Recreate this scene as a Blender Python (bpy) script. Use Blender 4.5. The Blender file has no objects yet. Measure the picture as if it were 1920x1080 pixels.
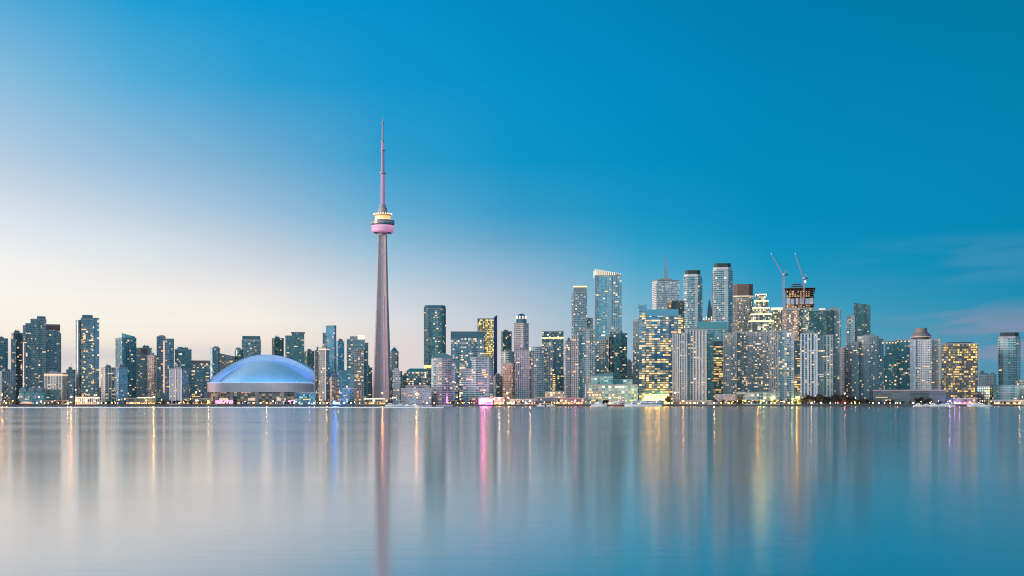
import bpy, bmesh, math, random
from mathutils import Vector, Matrix
R = math.radians
rng = random.Random(7)
scene = bpy.context.scene
COL = scene.collection

# ------------------------------------------------------------------ camera
FPX = 2475.0          # focal length in pixels of the 1920 px wide photograph
HOR = 757.0           # pixel row of the horizon
CAMZ = 4.0
cam_d = bpy.data.cameras.new('camera')
cam = bpy.data.objects.new('camera', cam_d); COL.objects.link(cam)
cam.location = (0, 0, CAMZ); cam.rotation_euler = (R(90), 0, 0)
cam_d.sensor_width = 36; cam_d.lens = 36 * FPX / 1920
cam_d.shift_y = (HOR - 540) / 1920
cam_d.clip_start = 0.5; cam_d.clip_end = 60000
scene.camera = cam
scene.view_settings.view_transform = 'Standard'
scene.view_settings.look = 'None'
scene.view_settings.exposure = 0.0
scene.view_settings.gamma = 1.0
scene.cycles.use_denoising = True
scene.cycles.max_bounces = 6
scene.cycles.use_adaptive_sampling = False
scene.cycles.filter_width = 1.1
scene.cycles.denoising_prefilter = 'ACCURATE'
scene.cycles.sample_clamp_indirect = 6.0
scene.cycles.sample_clamp_direct = 70.0

def lin(c):
    out = []
    for v in c:
        v = v / 255.0
        out.append(v / 12.92 if v <= 0.04045 else ((v + 0.055) / 1.055) ** 2.4)
    return (out[0], out[1], out[2], 1.0)

# ------------------------------------------------------------------ node helper
class NT:
    def __init__(self, tree):
        self.t = tree; self.n = tree.nodes; self.l = tree.links
    def new(self, typ, **kw):
        nd = self.n.new(typ)
        for k, v in kw.items(): setattr(nd, k, v)
        return nd
    def put(self, sock, val):
        if isinstance(val, bpy.types.NodeSocket): self.l.new(val, sock)
        else: sock.default_value = val
    def m(self, op, a, b=0.0, c=0.0, clamp=False):
        nd = self.new('ShaderNodeMath', operation=op, use_clamp=clamp)
        self.put(nd.inputs[0], a); self.put(nd.inputs[1], b)
        if op in ('MULTIPLY_ADD', 'COMPARE', 'SMOOTH_MIN'): self.put(nd.inputs[2], c)
        return nd.outputs[0]
    def mix(self, f, a, b, blend='MIX'):
        nd = self.new('ShaderNodeMix', data_type='RGBA', blend_type=blend)
        self.put(nd.inputs[0], f); self.put(nd.inputs[6], a); self.put(nd.inputs[7], b)
        return nd.outputs[2]
    def xyz(self, x, y, z):
        nd = self.new('ShaderNodeCombineXYZ')
        self.put(nd.inputs[0], x); self.put(nd.inputs[1], y); self.put(nd.inputs[2], z)
        return nd.outputs[0]
    def rng(self, v, a, b, c=0.0, d=1.0, smooth=False):
        nd = self.new('ShaderNodeMapRange')
        if smooth: nd.interpolation_type = 'SMOOTHSTEP'
        self.put(nd.inputs[0], v)
        for i, q in enumerate((a, b, c, d)): nd.inputs[i + 1].default_value = q
        return nd.outputs[0]
    def white(self, vec):
        nd = self.new('ShaderNodeTexWhiteNoise', noise_dimensions='3D')
        self.put(nd.inputs['Vector'], vec)
        return nd.outputs['Value'], nd.outputs['Color']
    def noise(self, vec, scale, detail=3.0):
        nd = self.new('ShaderNodeTexNoise')
        self.put(nd.inputs['Vector'], vec); nd.inputs['Scale'].default_value = scale; nd.inputs['Detail'].default_value = detail
        return nd.outputs[0]

# ------------------------------------------------------------------ dusk sky
# colours of the sky dome by compass direction (degrees from straight ahead, + = east) and elevation (degrees)
world = bpy.data.worlds.new('World'); scene.world = world; world.use_nodes = True
w = NT(world.node_tree); w.n.clear()
def el_of(y, az): return math.degrees(math.atan((HOR - y) / FPX * math.cos(R(az))))
YS = (757, 650, 600, 550, 500, 450, 400, 300, 150, 0)
def column(az, cols, high):
    return az, [(max(0, el_of(y, az)), c) for y, c in zip(YS, cols)] + high
ZEN = (8, 66, 112)
COLS = [
    (-180, [(0, (.44, .70, .86)), (12, (.50, .88, 1.08)), (30, (.40, .80, 1.04)), (50, (.14, .44, .66)), (90, ZEN)]),
    (-110, [(0, (1.05, .88, .80)), (10, (1.0, .95, .95)), (25, (.6, .8, .95)), (45, (.14, .36, .55)), (90, ZEN)]),
    (-55, [(0, (255, 232, 204)), (6, (255, 244, 228)), (12, (238, 236, 240)), (22, (160, 196, 222)), (40, (60, 138, 186)), (90, ZEN)]),
    column(-21.2, [(240, 226, 212), (244, 234, 220), (249, 243, 231), (249, 245, 239), (245, 243, 240), (233, 236, 240), (219, 227, 236), (184, 206, 226), (138, 190, 222), (86, 170, 215)], [(24, (36, 140, 190)), (45, (14, 100, 148)), (90, ZEN)]),
    column(-16, [(238, 223, 210), (243, 232, 218), (248, 242, 231), (244, 240, 236), (231, 232, 233), (214, 226, 232), (192, 211, 228), (150, 190, 219), (86, 173, 217), (32, 158, 212)], [(24, (10, 130, 182)), (45, (8, 96, 145)), (90, ZEN)]),
    column(-11, [(236, 220, 208), (240, 228, 215), (245, 239, 230), (236, 232, 230), (212, 217, 224), (188, 206, 222), (160, 193, 218), (115, 174, 211), (44, 158, 210), (8, 151, 209)], [(24, (2, 122, 174)), (45, (6, 92, 142)), (90, ZEN)]),
    column(-5.5, [(224, 210, 206), (228, 218, 214), (222, 222, 224), (202, 213, 224), (172, 200, 219), (138, 186, 214), (102, 173, 211), (50, 158, 206), (16, 150, 206), (4, 144, 202)], [(24, (0, 118, 168)), (45, (6, 90, 138)), (90, ZEN)]),
    column(0, [(206, 196, 204), (204, 203, 212), (190, 202, 215), (170, 192, 212), (138, 180, 209), (96, 165, 202), (54, 156, 202), (14, 149, 200), (4, 144, 200), (2, 137, 192)], [(24, (0, 114, 162)), (45, (6, 88, 134)), (90, ZEN)]),
    column(5.5, [(160, 180, 196), (148, 183, 202), (132, 182, 205), (106, 176, 206), (72, 167, 204), (40, 157, 200), (22, 150, 198), (3, 143, 194), (0, 138, 193), (0, 131, 183)], [(24, (0, 110, 156)), (45, (6, 86, 130)), (90, ZEN)]),
    column(11, [(112, 164, 188), (100, 164, 190), (80, 161, 192), (56, 156, 193), (28, 150, 193), (12, 145, 192), (4, 141, 190), (0, 137, 186), (0, 132, 183), (0, 124, 173)], [(24, (0, 106, 150)), (45, (6, 82, 124)), (90, ZEN)]),
    column(21.2, [(96, 148, 176), (78, 146, 176), (52, 144, 178), (28, 141, 179), (8, 137, 178), (4, 136, 178), (3, 135, 180), (3, 133, 180), (2, 128, 174), (2, 120, 165)], [(24, (0, 104, 146)), (45, (6, 80, 120)), (90, ZEN)]),
    (80, [(0, (.22, .38, .50)), (8, (.18, .42, .58)), (20, (.10, .34, .50)), (40, (.04, .2, .35)), (90, ZEN)]),
    (180, [(0, (.44, .70, .86)), (12, (.50, .88, 1.08)), (30, (.40, .80, 1.04)), (50, (.14, .44, .66)), (90, ZEN)]),
]
tc = w.new('ShaderNodeTexCoord')
sp = w.new('ShaderNodeSeparateXYZ'); w.l.new(tc.outputs['Generated'], sp.inputs[0])
DX, DY, DZ = sp.outputs
az = w.m('MULTIPLY', w.m('ARCTAN2', DX, DY), 180 / math.pi)
el = w.m('MULTIPLY', w.m('ARCSINE', DZ), 180 / math.pi)
elf = w.m('POWER', w.m('MULTIPLY', w.m('MAXIMUM', el, 0.0), 1 / 90.0), 0.5)
cur = None
for i, (a, stops) in enumerate(COLS):
    rp = w.new('ShaderNodeValToRGB'); rp.color_ramp.interpolation = 'LINEAR'
    el_ = rp.color_ramp.elements
    fr = [(math.sqrt(e / 90.0), (*c, 1.0) if isinstance(c[0], float) else lin(c)) for e, c in stops]
    el_[0].position, el_[0].color = fr[0]
    el_[1].position, el_[1].color = fr[-1]
    for p, c in fr[1:-1]:
        q = el_.new(p); q.color = c
    w.l.new(elf, rp.inputs[0])
    if cur is None: cur = rp.outputs[0]
    else: cur = w.mix(w.rng(az, COLS[i - 1][0], a), cur, rp.outputs[0])
# thin streaks of cloud, low in the east and low in the west
cv = w.xyz(w.m('MULTIPLY', az, 0.16), w.m('MULTIPLY', w.m('SUBTRACT', el, w.m('MULTIPLY', az, 0.07)), 1.15), 3.1)
cn = w.noise(cv, 1.0, 5.0)
east = w.m('MULTIPLY', w.m('MULTIPLY', w.rng(az, 14.5, 19.5, smooth=True), w.rng(el, 4.6, 3.0, smooth=True)), w.rng(el, 0.8, 2.2, smooth=True))
cur = w.mix(w.m('MULTIPLY', w.m('MULTIPLY', east, w.rng(cn, 0.42, 0.6, smooth=True)), 0.78), cur, lin((134, 146, 174)))
east2 = w.m('MULTIPLY', w.m('MULTIPLY', w.rng(az, 12.5, 18.5, smooth=True), w.rng(el, 7.2, 6.2, smooth=True)), w.rng(el, 4.2, 5.6, smooth=True))
cur = w.mix(w.m('MULTIPLY', w.m('MULTIPLY', east2, w.rng(cn, 0.38, 0.62, smooth=True)), 0.28), cur, lin((96, 152, 188)))
west = w.m('MULTIPLY', w.m('MULTIPLY', w.rng(az, -4, -10, smooth=True), w.rng(el, 2.8, 1.9, smooth=True)), .8)
cur = w.mix(w.m('MULTIPLY', west, w.rng(cn, 0.25, 0.6, 0.25, 0.75, smooth=True)), cur, lin((196, 196, 206)))
sky = w.new('ShaderNodeTexSky', sky_type='NISHITA', sun_disc=False)
sky.sun_elevation = R(1.5); sky.sun_rotation = R(-62)
add = w.mix(0.0003, cur, sky.outputs[0], 'ADD')
bg = w.new('ShaderNodeBackground'); bg.inputs[1].default_value = 1.0
w.l.new(add, bg.inputs[0])
wo = w.new('ShaderNodeOutputWorld'); w.l.new(bg.outputs[0], wo.inputs[0])

# ------------------------------------------------------------------ last light of the sun, low in the west
sd = bpy.data.lights.new('sun', 'SUN'); sun = bpy.data.objects.new('sun', sd); COL.objects.link(sun)
sd.energy = 3.5; sd.specular_factor = .15; sd.angle = R(20); sd.color = (1.0, 0.80, 0.70)
sv = Vector((math.sin(R(-112)) * math.cos(R(9)), math.cos(R(-112)) * math.cos(R(9)), math.sin(R(9))))
sun.rotation_euler = sv.to_track_quat('Z', 'Y').to_euler()

# ------------------------------------------------------------------ geometry helpers
G = 2.2               # height of the quay and the city ground above the water
def PX(x, Y): return (x - 960.0) / FPX * Y
def PZ(y, Y): return (HOR - y) * Y / FPX + CAMZ

class MB:
    """gathers faces, with uv in metres along the wall, into one mesh object"""
    def __init__(self): self.v = []; self.f = []; self.uv = []; self.mi = []
    def face(self, pts, uvs=None, mi=0):
        b = len(self.v); self.v += [tuple(p) for p in pts]
        self.f.append(tuple(range(b, b + len(pts)))); self.uv.append(uvs or [(p[0], p[1]) for p in pts]); self.mi.append(mi)
    def prism(self, poly, z0, z1, mi=0, cap=None, u0=0.0, bottom=False, top=None):
        cap = mi if cap is None else cap
        top = top or poly
        n = len(poly); u = u0
        zz = z1 if callable(z1) else (lambda p: z1)
        for i in range(n):
            a, b = poly[i], poly[(i + 1) % n]; c, d = top[i], top[(i + 1) % n]
            L = math.hypot(b[0] - a[0], b[1] - a[1])
            self.face([(a[0], a[1], z0), (b[0], b[1], z0), (d[0], d[1], zz(d)), (c[0], c[1], zz(c))],
                      [(u, z0), (u + L, z0), (u + L, zz(d)), (u, zz(c))], mi)
            u += L
        self.face([(p[0], p[1], zz(p)) for p in top], None, cap)
        if bottom: self.face([(p[0], p[1], z0) for p in reversed(poly)], None, cap)
    def box(self, cx, cy, z0, wx, wy, h, mi=0, rot=0.0):
        self.prism(rect(cx, cy, wx, wy, rot), z0, z0 + h, mi, bottom=True)
    def bar(self, a, b, t, mi=0):
        a, b = Vector(a), Vector(b); d = (b - a)
        if d.length < 1e-6: return
        q = d.to_track_quat('Z', 'Y'); x = q @ Vector((t / 2, 0, 0)); y = q @ Vector((0, t / 2, 0))
        r0 = [a - x - y, a + x - y, a + x + y, a - x + y]; r1 = [p + d for p in r0]
        for i in range(4):
            j = (i + 1) % 4
            self.face([r0[i], r0[j], r1[j], r1[i]], None, mi)
        self.face(r1, None, mi); self.face(list(reversed(r0)), None, mi)
    def lathe(self, prof, cx=0.0, cy=0.0, seg=32, mi=0):
        for (r0, z0), (r1, z1) in zip(prof, prof[1:]):
            for k in range(seg):
                a, b = 2 * math.pi * k / seg, 2 * math.pi * (k + 1) / seg
                p = [(cx + r0 * math.cos(a), cy + r0 * math.sin(a), z0), (cx + r0 * math.cos(b), cy + r0 * math.sin(b), z0),
                     (cx + r1 * math.cos(b), cy + r1 * math.sin(b), z1), (cx + r1 * math.cos(a), cy + r1 * math.sin(a), z1)]
                uu = [(a * r0, z0), (b * r0, z0), (b * r0, z1), (a * r0, z1)]
                if r1 < 1e-4: p, uu = p[:3], uu[:3]
                elif r0 < 1e-4: p, uu = [p[0], p[2], p[3]], [uu[0], uu[2], uu[3]]
                self.face(p, uu, mi)
    def loft(self, rings, mi=0):
        for A, B in zip(rings, rings[1:]):
            n = len(A); u = 0.0
            for i in range(n):
                j = (i + 1) % n; L = (Vector(A[j]) - Vector(A[i])).length
                self.face([A[i], A[j], B[j], B[i]], [(u, A[i][2]), (u + L, A[j][2]), (u + L, B[j][2]), (u, B[i][2])], mi); u += L
    def build(self, name, mats, parent=None, loc=None, smooth=False, weld=False):
        me = bpy.data.meshes.new(name)
        me.from_pydata(self.v, [], self.f)
        ul = me.uv_layers.new(name='UVMap'); k = 0
        for u in self.uv:
            for q in u: ul.data[k].uv = q; k += 1
        if not isinstance(mats, (list, tuple)): mats = [mats]
        for mm in mats: me.materials.append(mm)
        for p, i in zip(me.polygons, self.mi): p.material_index = i; p.use_smooth = smooth
        if weld:
            bm = bmesh.new(); bm.from_mesh(me); bmesh.ops.remove_doubles(bm, verts=bm.verts, dist=0.002); bm.to_mesh(me); bm.free()
        me.update()
        o = bpy.data.objects.new(name, me); COL.objects.link(o)
        if parent is not None: o.parent = parent
        if loc is not None: o.location = loc
        return o

def rect(cx, cy, wx, wy, rot=0.0):
    c, s = math.cos(rot), math.sin(rot)
    return [(cx + c * x - s * y, cy + s * x + c * y) for x, y in ((-wx / 2, -wy / 2), (wx / 2, -wy / 2), (wx / 2, wy / 2), (-wx / 2, wy / 2))]
def grow(poly, d):
    cx = sum(p[0] for p in poly) / len(poly); cy = sum(p[1] for p in poly) / len(poly); out = []
    n = len(poly)
    for i in range(n):
        p0, p, p1 = Vector(poly[i - 1]), Vector(poly[i]), Vector(poly[(i + 1) % n])
        e0 = (p - p0).normalized(); e1 = (p1 - p).normalized()
        n0 = Vector((e0.y, -e0.x)); n1 = Vector((e1.y, -e1.x)); bsc = n0 + n1
        k = 2.0 / max(bsc.length_squared, 0.4)
        q = p + bsc * (d * k); out.append((q.x, q.y))
    return out
def empty(name, loc, label=None, cat=None, group=None):
    o = bpy.data.objects.new(name, None); COL.objects.link(o); o.location = loc; o.empty_display_size = 2
    if label: o['label'] = label
    if cat: o['category'] = cat
    if group: o['group'] = group
    return o
def tag(o, label, cat, group=None):
    o['label'] = label; o['category'] = cat
    if group: o['group'] = group
    return o
def structure(o): o['kind'] = 'structure'; return o

# ------------------------------------------------------------------ materials
MATS = {}
def principled(name, base, rough=0.6, metal=0.0, emit=None, es=0.0, vary=0.0, vscale=0.3, ior=1.45, sample=None):
    if name in MATS: return MATS[name]
    m = bpy.data.materials.new(name); m.use_nodes = True; n = NT(m.node_tree)
    b = n.n['Principled BSDF']
    b.inputs['Roughness'].default_value = rough; b.inputs['Metallic'].default_value = metal; b.inputs['IOR'].default_value = ior
    b.inputs['Base Color'].default_value = (*base, 1)
    if vary:
        g = n.new('ShaderNodeTexCoord'); nz = n.noise(g.outputs['Object'], vscale, 4)
        f = n.rng(nz, 0.3, 0.7, 1 - vary, 1 + vary)
        n.l.new(n.mix(1.0, (*base, 1), n.xyz(f, f, f), 'MULTIPLY'), b.inputs['Base Color'])
    if emit:
        b.inputs['Emission Color'].default_value = (*emit, 1); b.inputs['Emission Strength'].default_value = es
        if sample: m.cycles.emission_sampling = sample
    MATS[name] = m; return m

STYLE = dict(   # wall colour, glass colour, floor height, bay width, slab share, mullion share, lit share, lit colour A, B, strength, floor banding
    teal=dict(ior=1.9, wall=(.18, .27, .30), glass=(.050, .135, .165), fh=3.1, bw=3.2, slab=.16, mul=.12, lit=0.045, a=(1, .54, .20), b=(1, .76, .46), es=1.3, band=.0),
    blue=dict(ior=2.4, wall=(.20, .33, .43), glass=(0.028, 0.195, 0.312), fh=3.4, bw=3.0, slab=.14, mul=.14, lit=0.04, a=(1, .54, .20), b=(1, .76, .46), es=1.3, band=.0),
    dark=dict(ior=1.9, wall=(.19, .22, .26), glass=(.045, .095, .125), fh=3.1, bw=3.0, slab=.18, mul=.16, lit=0.05, a=(1, .54, .20), b=(1, .76, .46), es=1.3, band=.0),
    green=dict(ior=1.85, wall=(.13, .22, .24), glass=(.028, .105, .118), fh=3.2, bw=3.0, slab=.16, mul=.12, lit=0.04, a=(1, .54, .20), b=(1, .76, .46), es=1.2, band=.0),
    condo=dict(ior=2.1, wall=(.56, .62, .66), glass=(.045, .11, .145), fh=3.5, bw=3.6, slab=0.2, mul=0.1, lit=0.05, a=(1, .54, .20), b=(1, .76, .46), es=1.2, band=.0),
    white=dict(wall=(.66, .63, .65), glass=(.035, .09, .125), fh=3.0, bw=3.0, slab=.20, mul=.42, lit=0.045, a=(1, .54, .20), b=(1, .76, .46), es=1.1, band=.0),
    pink=dict(wall=(.46, .36, .33), glass=(.06, .09, .12), fh=3.0, bw=3.0, slab=.36, mul=.34, lit=0.06, a=(1, .54, .20), b=(1, .76, .46), es=1.1, band=.0),
    beige=dict(wall=(.48, .41, .38), glass=(.045, .06, .08), fh=3.0, bw=3.0, slab=0.3, mul=0.24, lit=0.14, a=(1, .54, .18), b=(1, .78, .48), es=1.35, band=.15),
    grey=dict(wall=(.33, .34, .38), glass=(.06, .10, .13), fh=3.1, bw=3.2, slab=.30, mul=.26, lit=0.05, a=(1, .54, .20), b=(1, .76, .46), es=1.1, band=.0),
    stone=dict(wall=(.62, .62, .64), glass=(.03, .06, .08), fh=3.8, bw=2.4, slab=.50, mul=.18, lit=.25, a=(1, .88, .62), b=(1, .95, .85), es=.8, band=.5),
    lit=dict(wall=(.08, .12, .16), glass=(.022, .15, .27), fh=3.8, bw=4.6, slab=0.3, mul=0.06, lit=1.0, a=(1, .52, .07), b=(1, .72, .24), es=1.5, band=.8, grad=150.0),
    yellow=dict(wall=(.22, .20, .14), glass=(.03, .05, .06), fh=3.7, bw=3.2, slab=.26, mul=.22, lit=.75, a=(1, .64, .12), b=(1, .80, .30), es=1.5, band=.3),
    office=dict(wall=(.18, .22, .26), glass=(.022, .12, .17), fh=3.9, bw=3.2, slab=.34, mul=.08, lit=.22, a=(1, .66, .30), b=(1, .84, .58), es=1.4, band=.85),
    brown=dict(wall=(.11, .085, .065), glass=(.018, .022, .026), fh=3.9, bw=3.4, slab=.30, mul=.24, lit=.50, a=(1, .60, .10), b=(1, .68, .18), es=1.45, band=.7),
    shop=dict(wall=(.17, .14, .125), glass=(.04, .05, .06), fh=4.2, bw=4.0, slab=.26, mul=.20, lit=0.42, a=(1, .54, .20), b=(1, .80, .50), es=1.6, band=.2),
)
FC = {}
def facade(style, **ov):
    key = (style, tuple(sorted(ov.items())))
    if key in FC: return FC[key]
    s = dict(STYLE[style]); s.update(ov)
    m = bpy.data.materials.new('facade_' + style); m.use_nodes = True; n = NT(m.node_tree)
    bs = n.n['Principled BSDF']
    uv = n.new('ShaderNodeUVMap'); sx = n.new('ShaderNodeSeparateXYZ'); n.l.new(uv.outputs[0], sx.inputs[0])
    oi = n.new('ShaderNodeObjectInfo')
    fu = n.m('DIVIDE', sx.outputs[0], s['bw']); fv = n.m('DIVIDE', sx.outputs[1], s['fh'])
    iu = n.m('FLOOR', fu); iv = n.m('FLOOR', fv); ru = n.m('FRACT', fu); rv = n.m('FRACT', fv)
    seed = n.m('MULTIPLY', oi.outputs['Random'], 917.0)
    v1, c1 = n.white(n.xyz(iu, iv, seed))
    sc = n.new('ShaderNodeSeparateColor'); n.l.new(c1, sc.inputs[0])
    r1, r2, r3 = sc.outputs
    fl, _ = n.white(n.xyz(n.m('FLOOR', n.m('DIVIDE', iu, 5.0)), iv, n.m('ADD', seed, 31.0)))
    stack, _ = n.white(n.xyz(iu, n.m('FLOOR', n.m('DIVIDE', iv, 60.0)), n.m('ADD', seed, 57.0)))
    wallm = n.m('MAXIMUM', n.m('LESS_THAN', rv, s['slab']), n.m('LESS_THAN', ru, s['mul']))
    # how readily a pane is lit: office floors light up together, flats singly, some stacks more than others
    bandf = n.rng(fl, 0.15, 0.85, 1 - s['band'], 1 + s['band'] * 0.9)
    stf = n.rng(stack, 0.0, 1.0, 0.35, 1.65)
    p = n.m('MULTIPLY', n.m('MULTIPLY', bandf, stf), s['lit'] * (1.25 if s['lit'] < .3 else .95))
    if s.get('grad'): p = n.m('MULTIPLY', p, n.rng(sx.outputs[1], 0.0, s['grad'], 1.45, .45))   # lower floors work late
    lit = n.m('MULTIPLY', n.m('LESS_THAN', r1, p), n.m('SUBTRACT', 1.0, wallm))
    var = n.rng(r2, 0.0, 1.0, 0.65, 2.1)
    gl = n.mix(1.0, (*s['glass'], 1), n.xyz(var, var, var), 'MULTIPLY')
    # stacks of bays: some carry pale balconies, some deeper glass
    bay, _ = n.white(n.xyz(n.m('FLOOR', n.m('DIVIDE', iu, 2.0)), 3.0, n.m('ADD', seed, 83.0)))
    gl = n.mix(n.m('MULTIPLY', n.m('LESS_THAN', bay, 0.26), 0.42), gl, (*s['wall'], 1))
    deep = n.m('MULTIPLY_ADD', n.m('GREATER_THAN', bay, 0.74), -0.45, 1.0)
    gl = n.mix(1.0, gl, n.xyz(deep, deep, deep), 'MULTIPLY')
    blind = n.m('GREATER_THAN', v1, 0.86)
    gl = n.mix(n.m('MULTIPLY', blind, 0.5), gl, (.32, .34, .36, 1))
    grime = n.noise(n.xyz(n.m('MULTIPLY', sx.outputs[0], 0.12), n.m('MULTIPLY', sx.outputs[1], 0.03), seed), 1.0, 4)
    gf = n.rng(grime, 0.3, 0.7, 0.80, 1.14)
    tint = n.rng(oi.outputs['Random'], 0, 1, 0.88, 1.12)
    gf = n.m('MULTIPLY', gf, tint)
    hue = n.mix(n.m('FRACT', n.m('MULTIPLY', oi.outputs['Random'], 37.0)), (1.16, .97, .86, 1), (.90, 1.0, 1.08, 1))   # every house its own cladding
    wl = n.mix(1.0, n.mix(1.0, (*s['wall'], 1), n.xyz(gf, gf, gf), 'MULTIPLY'), hue, 'MULTIPLY')
    gl = n.mix(1.0, gl, hue, 'MULTIPLY')
    n.l.new(n.mix(wallm, gl, wl), bs.inputs['Base Color'])
    n.l.new(n.rng(wallm, 0, 1, 0.16, 0.7), bs.inputs['Roughness'])
    n.l.new(n.rng(wallm, 0, 1, s.get('ior', 1.9), 1.45), bs.inputs['IOR'])
    n.l.new(n.mix(wallm, (.45, .88, 1.0, 1), (1, 1, 1, 1)), bs.inputs['Specular Tint'])
    n.l.new(n.mix(r3, (*s['a'], 1), (*s['b'], 1)), bs.inputs['Emission Color'])
    st = n.m('MULTIPLY', n.m('MULTIPLY', lit, n.m('MULTIPLY_ADD', n.m('POWER', r2, 2.2), 1.5, .22)), s['es'] * .72)
    n.l.new(st, bs.inputs['Emission Strength'])
    m.cycles.emission_sampling = 'NONE'
    FC[key] = m; return m

M_ROOF = principled('roof_gravel', (.16, .17, .18), .85, vary=.25)
M_PENT = principled('penthouse_metal', (.20, .25, .28), .5, vary=.2, vscale=.2)
M_EDGE = principled('pale_concrete', (.54, .54, .56), .7, vary=.15)
M_EDGE2 = principled('grey_concrete', (.30, .31, .33), .7, vary=.15)
M_DARK = principled('dark_metal', (.03, .045, .055), .4)
M_WHITE = principled('white_paint', (.78, .78, .80), .5, vary=.06)
M_STEEL = principled('galvanised_steel', (.32, .33, .36), .45, .6)
M_GLASSY = principled('roof_glass', (.04, .15, .20), .12, ior=1.9)
M_TEALROOF = principled('teal_glass_crown', (.03, .24, .30), .15, ior=1.9)
M_BLUECAP = principled('blue_glass_band', (.02, .09, .15), .15, ior=1.9)
M_WAN = {
    'warm': principled('lit_pane_warm', (.3, .2, .1), .4, emit=(1, .56, .22), es=1.3, sample='NONE'),
    'dim': principled('lit_pane_dim', (.3, .2, .1), .4, emit=(1, .66, .36), es=.55, sample='NONE'),
    'yellow': principled('lit_pane_yellow', (.3, .2, .1), .4, emit=(1, .66, .14), es=1.3, sample='NONE'),
    'white': principled('lit_pane_white', (.3, .3, .3), .4, emit=(1, .74, .44), es=1.15, sample='NONE'),
    'cool': principled('lit_pane_cool', (.3, .3, .3), .4, emit=(1, .90, .74), es=.7, sample='NONE'),
}
def window_mesh(kind):
    b = MB()
    x, z, t = .5, .5, .5
    # a frame round a pane set back in it; unit size, scaled where it is used
    b.box(0, 0, -.5, 1, .6, .10, 0); b.box(0, 0, .40, 1, .6, .10, 0)
    b.box(-.46, 0, -.40, .08, .6, .8, 0); b.box(.46, 0, -.40, .08, .6, .8, 0)
    b.face([(-.42, -.1, -.4), (.42, -.1, -.4), (.42, -.1, .4), (-.42, -.1, .4)], None, 1)
    o = b.build('window', [M_DARK, M_WAN[kind]]); me = o.data; bpy.data.objects.remove(o); return me
WMESH = {k: window_mesh(k) for k in M_WAN}
def add_window(root, kind, p, nrm, z, wx, hz):
    o = bpy.data.objects.new('window', WMESH[kind]); COL.objects.link(o); o.parent = root
    o.location = (p[0] + nrm[0] * .12, p[1] + nrm[1] * .12, z)
    o.rotation_euler = (0, 0, math.atan2(nrm[0], -nrm[1])); o.scale = (wx, .5, hz)
    return o

# ------------------------------------------------------------------ water and land
SHORE = 2000.0
def water():
    m = bpy.data.materials.new('harbour_water'); m.use_nodes = True; n = NT(m.node_tree)
    b = n.n['Principled BSDF']
    g = n.new('ShaderNodeNewGeometry'); s = n.new('ShaderNodeSeparateXYZ'); n.l.new(g.outputs['Position'], s.inputs[0])
    b.inputs['Base Color'].default_value = (.012, .12, .11, 1); b.inputs['IOR'].default_value = 1.36
    # smooth water with slow, wide patches of ruffled surface
    pat = n.noise(n.xyz(n.m('MULTIPLY', s.outputs[0], .006), n.m('MULTIPLY', s.outputs[1], .03), 0.0), 1.0, 5)
    base = n.rng(pat, .3, .7, .108, .150)
    # the wind ruffles the far water in the lee of the western shore
    far = n.m('MULTIPLY', n.rng(s.outputs[1], 1060, 1120, smooth=True), n.rng(s.outputs[0], 0, -240, smooth=True))
    n.l.new(n.m('MULTIPLY_ADD', far, .03, base), b.inputs['Roughness'])
    wv = n.noise(n.xyz(n.m('MULTIPLY', s.outputs[0], .25), n.m('MULTIPLY', s.outputs[1], .9), 0.0), 1.0, 3)
    bp = n.new('ShaderNodeBump'); bp.inputs['Strength'].default_value = .03; bp.inputs['Distance'].default_value = .12
    n.l.new(wv, bp.inputs['Height']); n.l.new(bp.outputs[0], b.inputs['Normal'])
    gl = n.new('ShaderNodeBsdfGlossy'); gl.inputs['Color'].default_value = (.98, .89, .85, 1)
    n.l.new(b.inputs['Roughness'].links[0].from_socket, gl.inputs['Roughness']); n.l.new(bp.outputs[0], gl.inputs['Normal'])
    mx = n.new('ShaderNodeMixShader'); mx.inputs[0].default_value = .60
    n.l.new(b.outputs[0], mx.inputs[1]); n.l.new(gl.outputs[0], mx.inputs[2])
    out = [q for q in n.n if q.type == 'OUTPUT_MATERIAL'][0]; n.l.new(mx.outputs[0], out.inputs[0])
    bb = MB(); bb.face([(-9000, -400, 0), (9000, -400, 0), (9000, SHORE + 1, 0), (-9000, SHORE + 1, 0)])
    structure(bb.build('water', m))
water()
M_QUAY = principled('quay_stone', (.075, .08, .085), .8, vary=.35, vscale=.15)
M_LAND = principled('city_ground', (.06, .065, .06), .9, vary=.3, vscale=.02)
bb = MB()
bb.face([(-9000, SHORE + .8, G), (9000, SHORE + .8, G), (9000, 30000, G), (-9000, 30000, G)])
structure(bb.build('ground', M_LAND))
bb = MB(); bb.box(0, SHORE + .4, -2, 18000, .8, G + 2.35, 0)
structure(bb.build('quay', M_QUAY))
M_PROM = principled('promenade_paving', (.15, .145, .14), .85, vary=.3, vscale=.1)
bb = MB(); bb.face([(-1600, SHORE + .8, G + .006), (1600, SHORE + .8, G + .006), (1600, SHORE + 14, G + .006), (-1600, SHORE + 14, G + .006)])
structure(bb.build('promenade', M_PROM))

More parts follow.
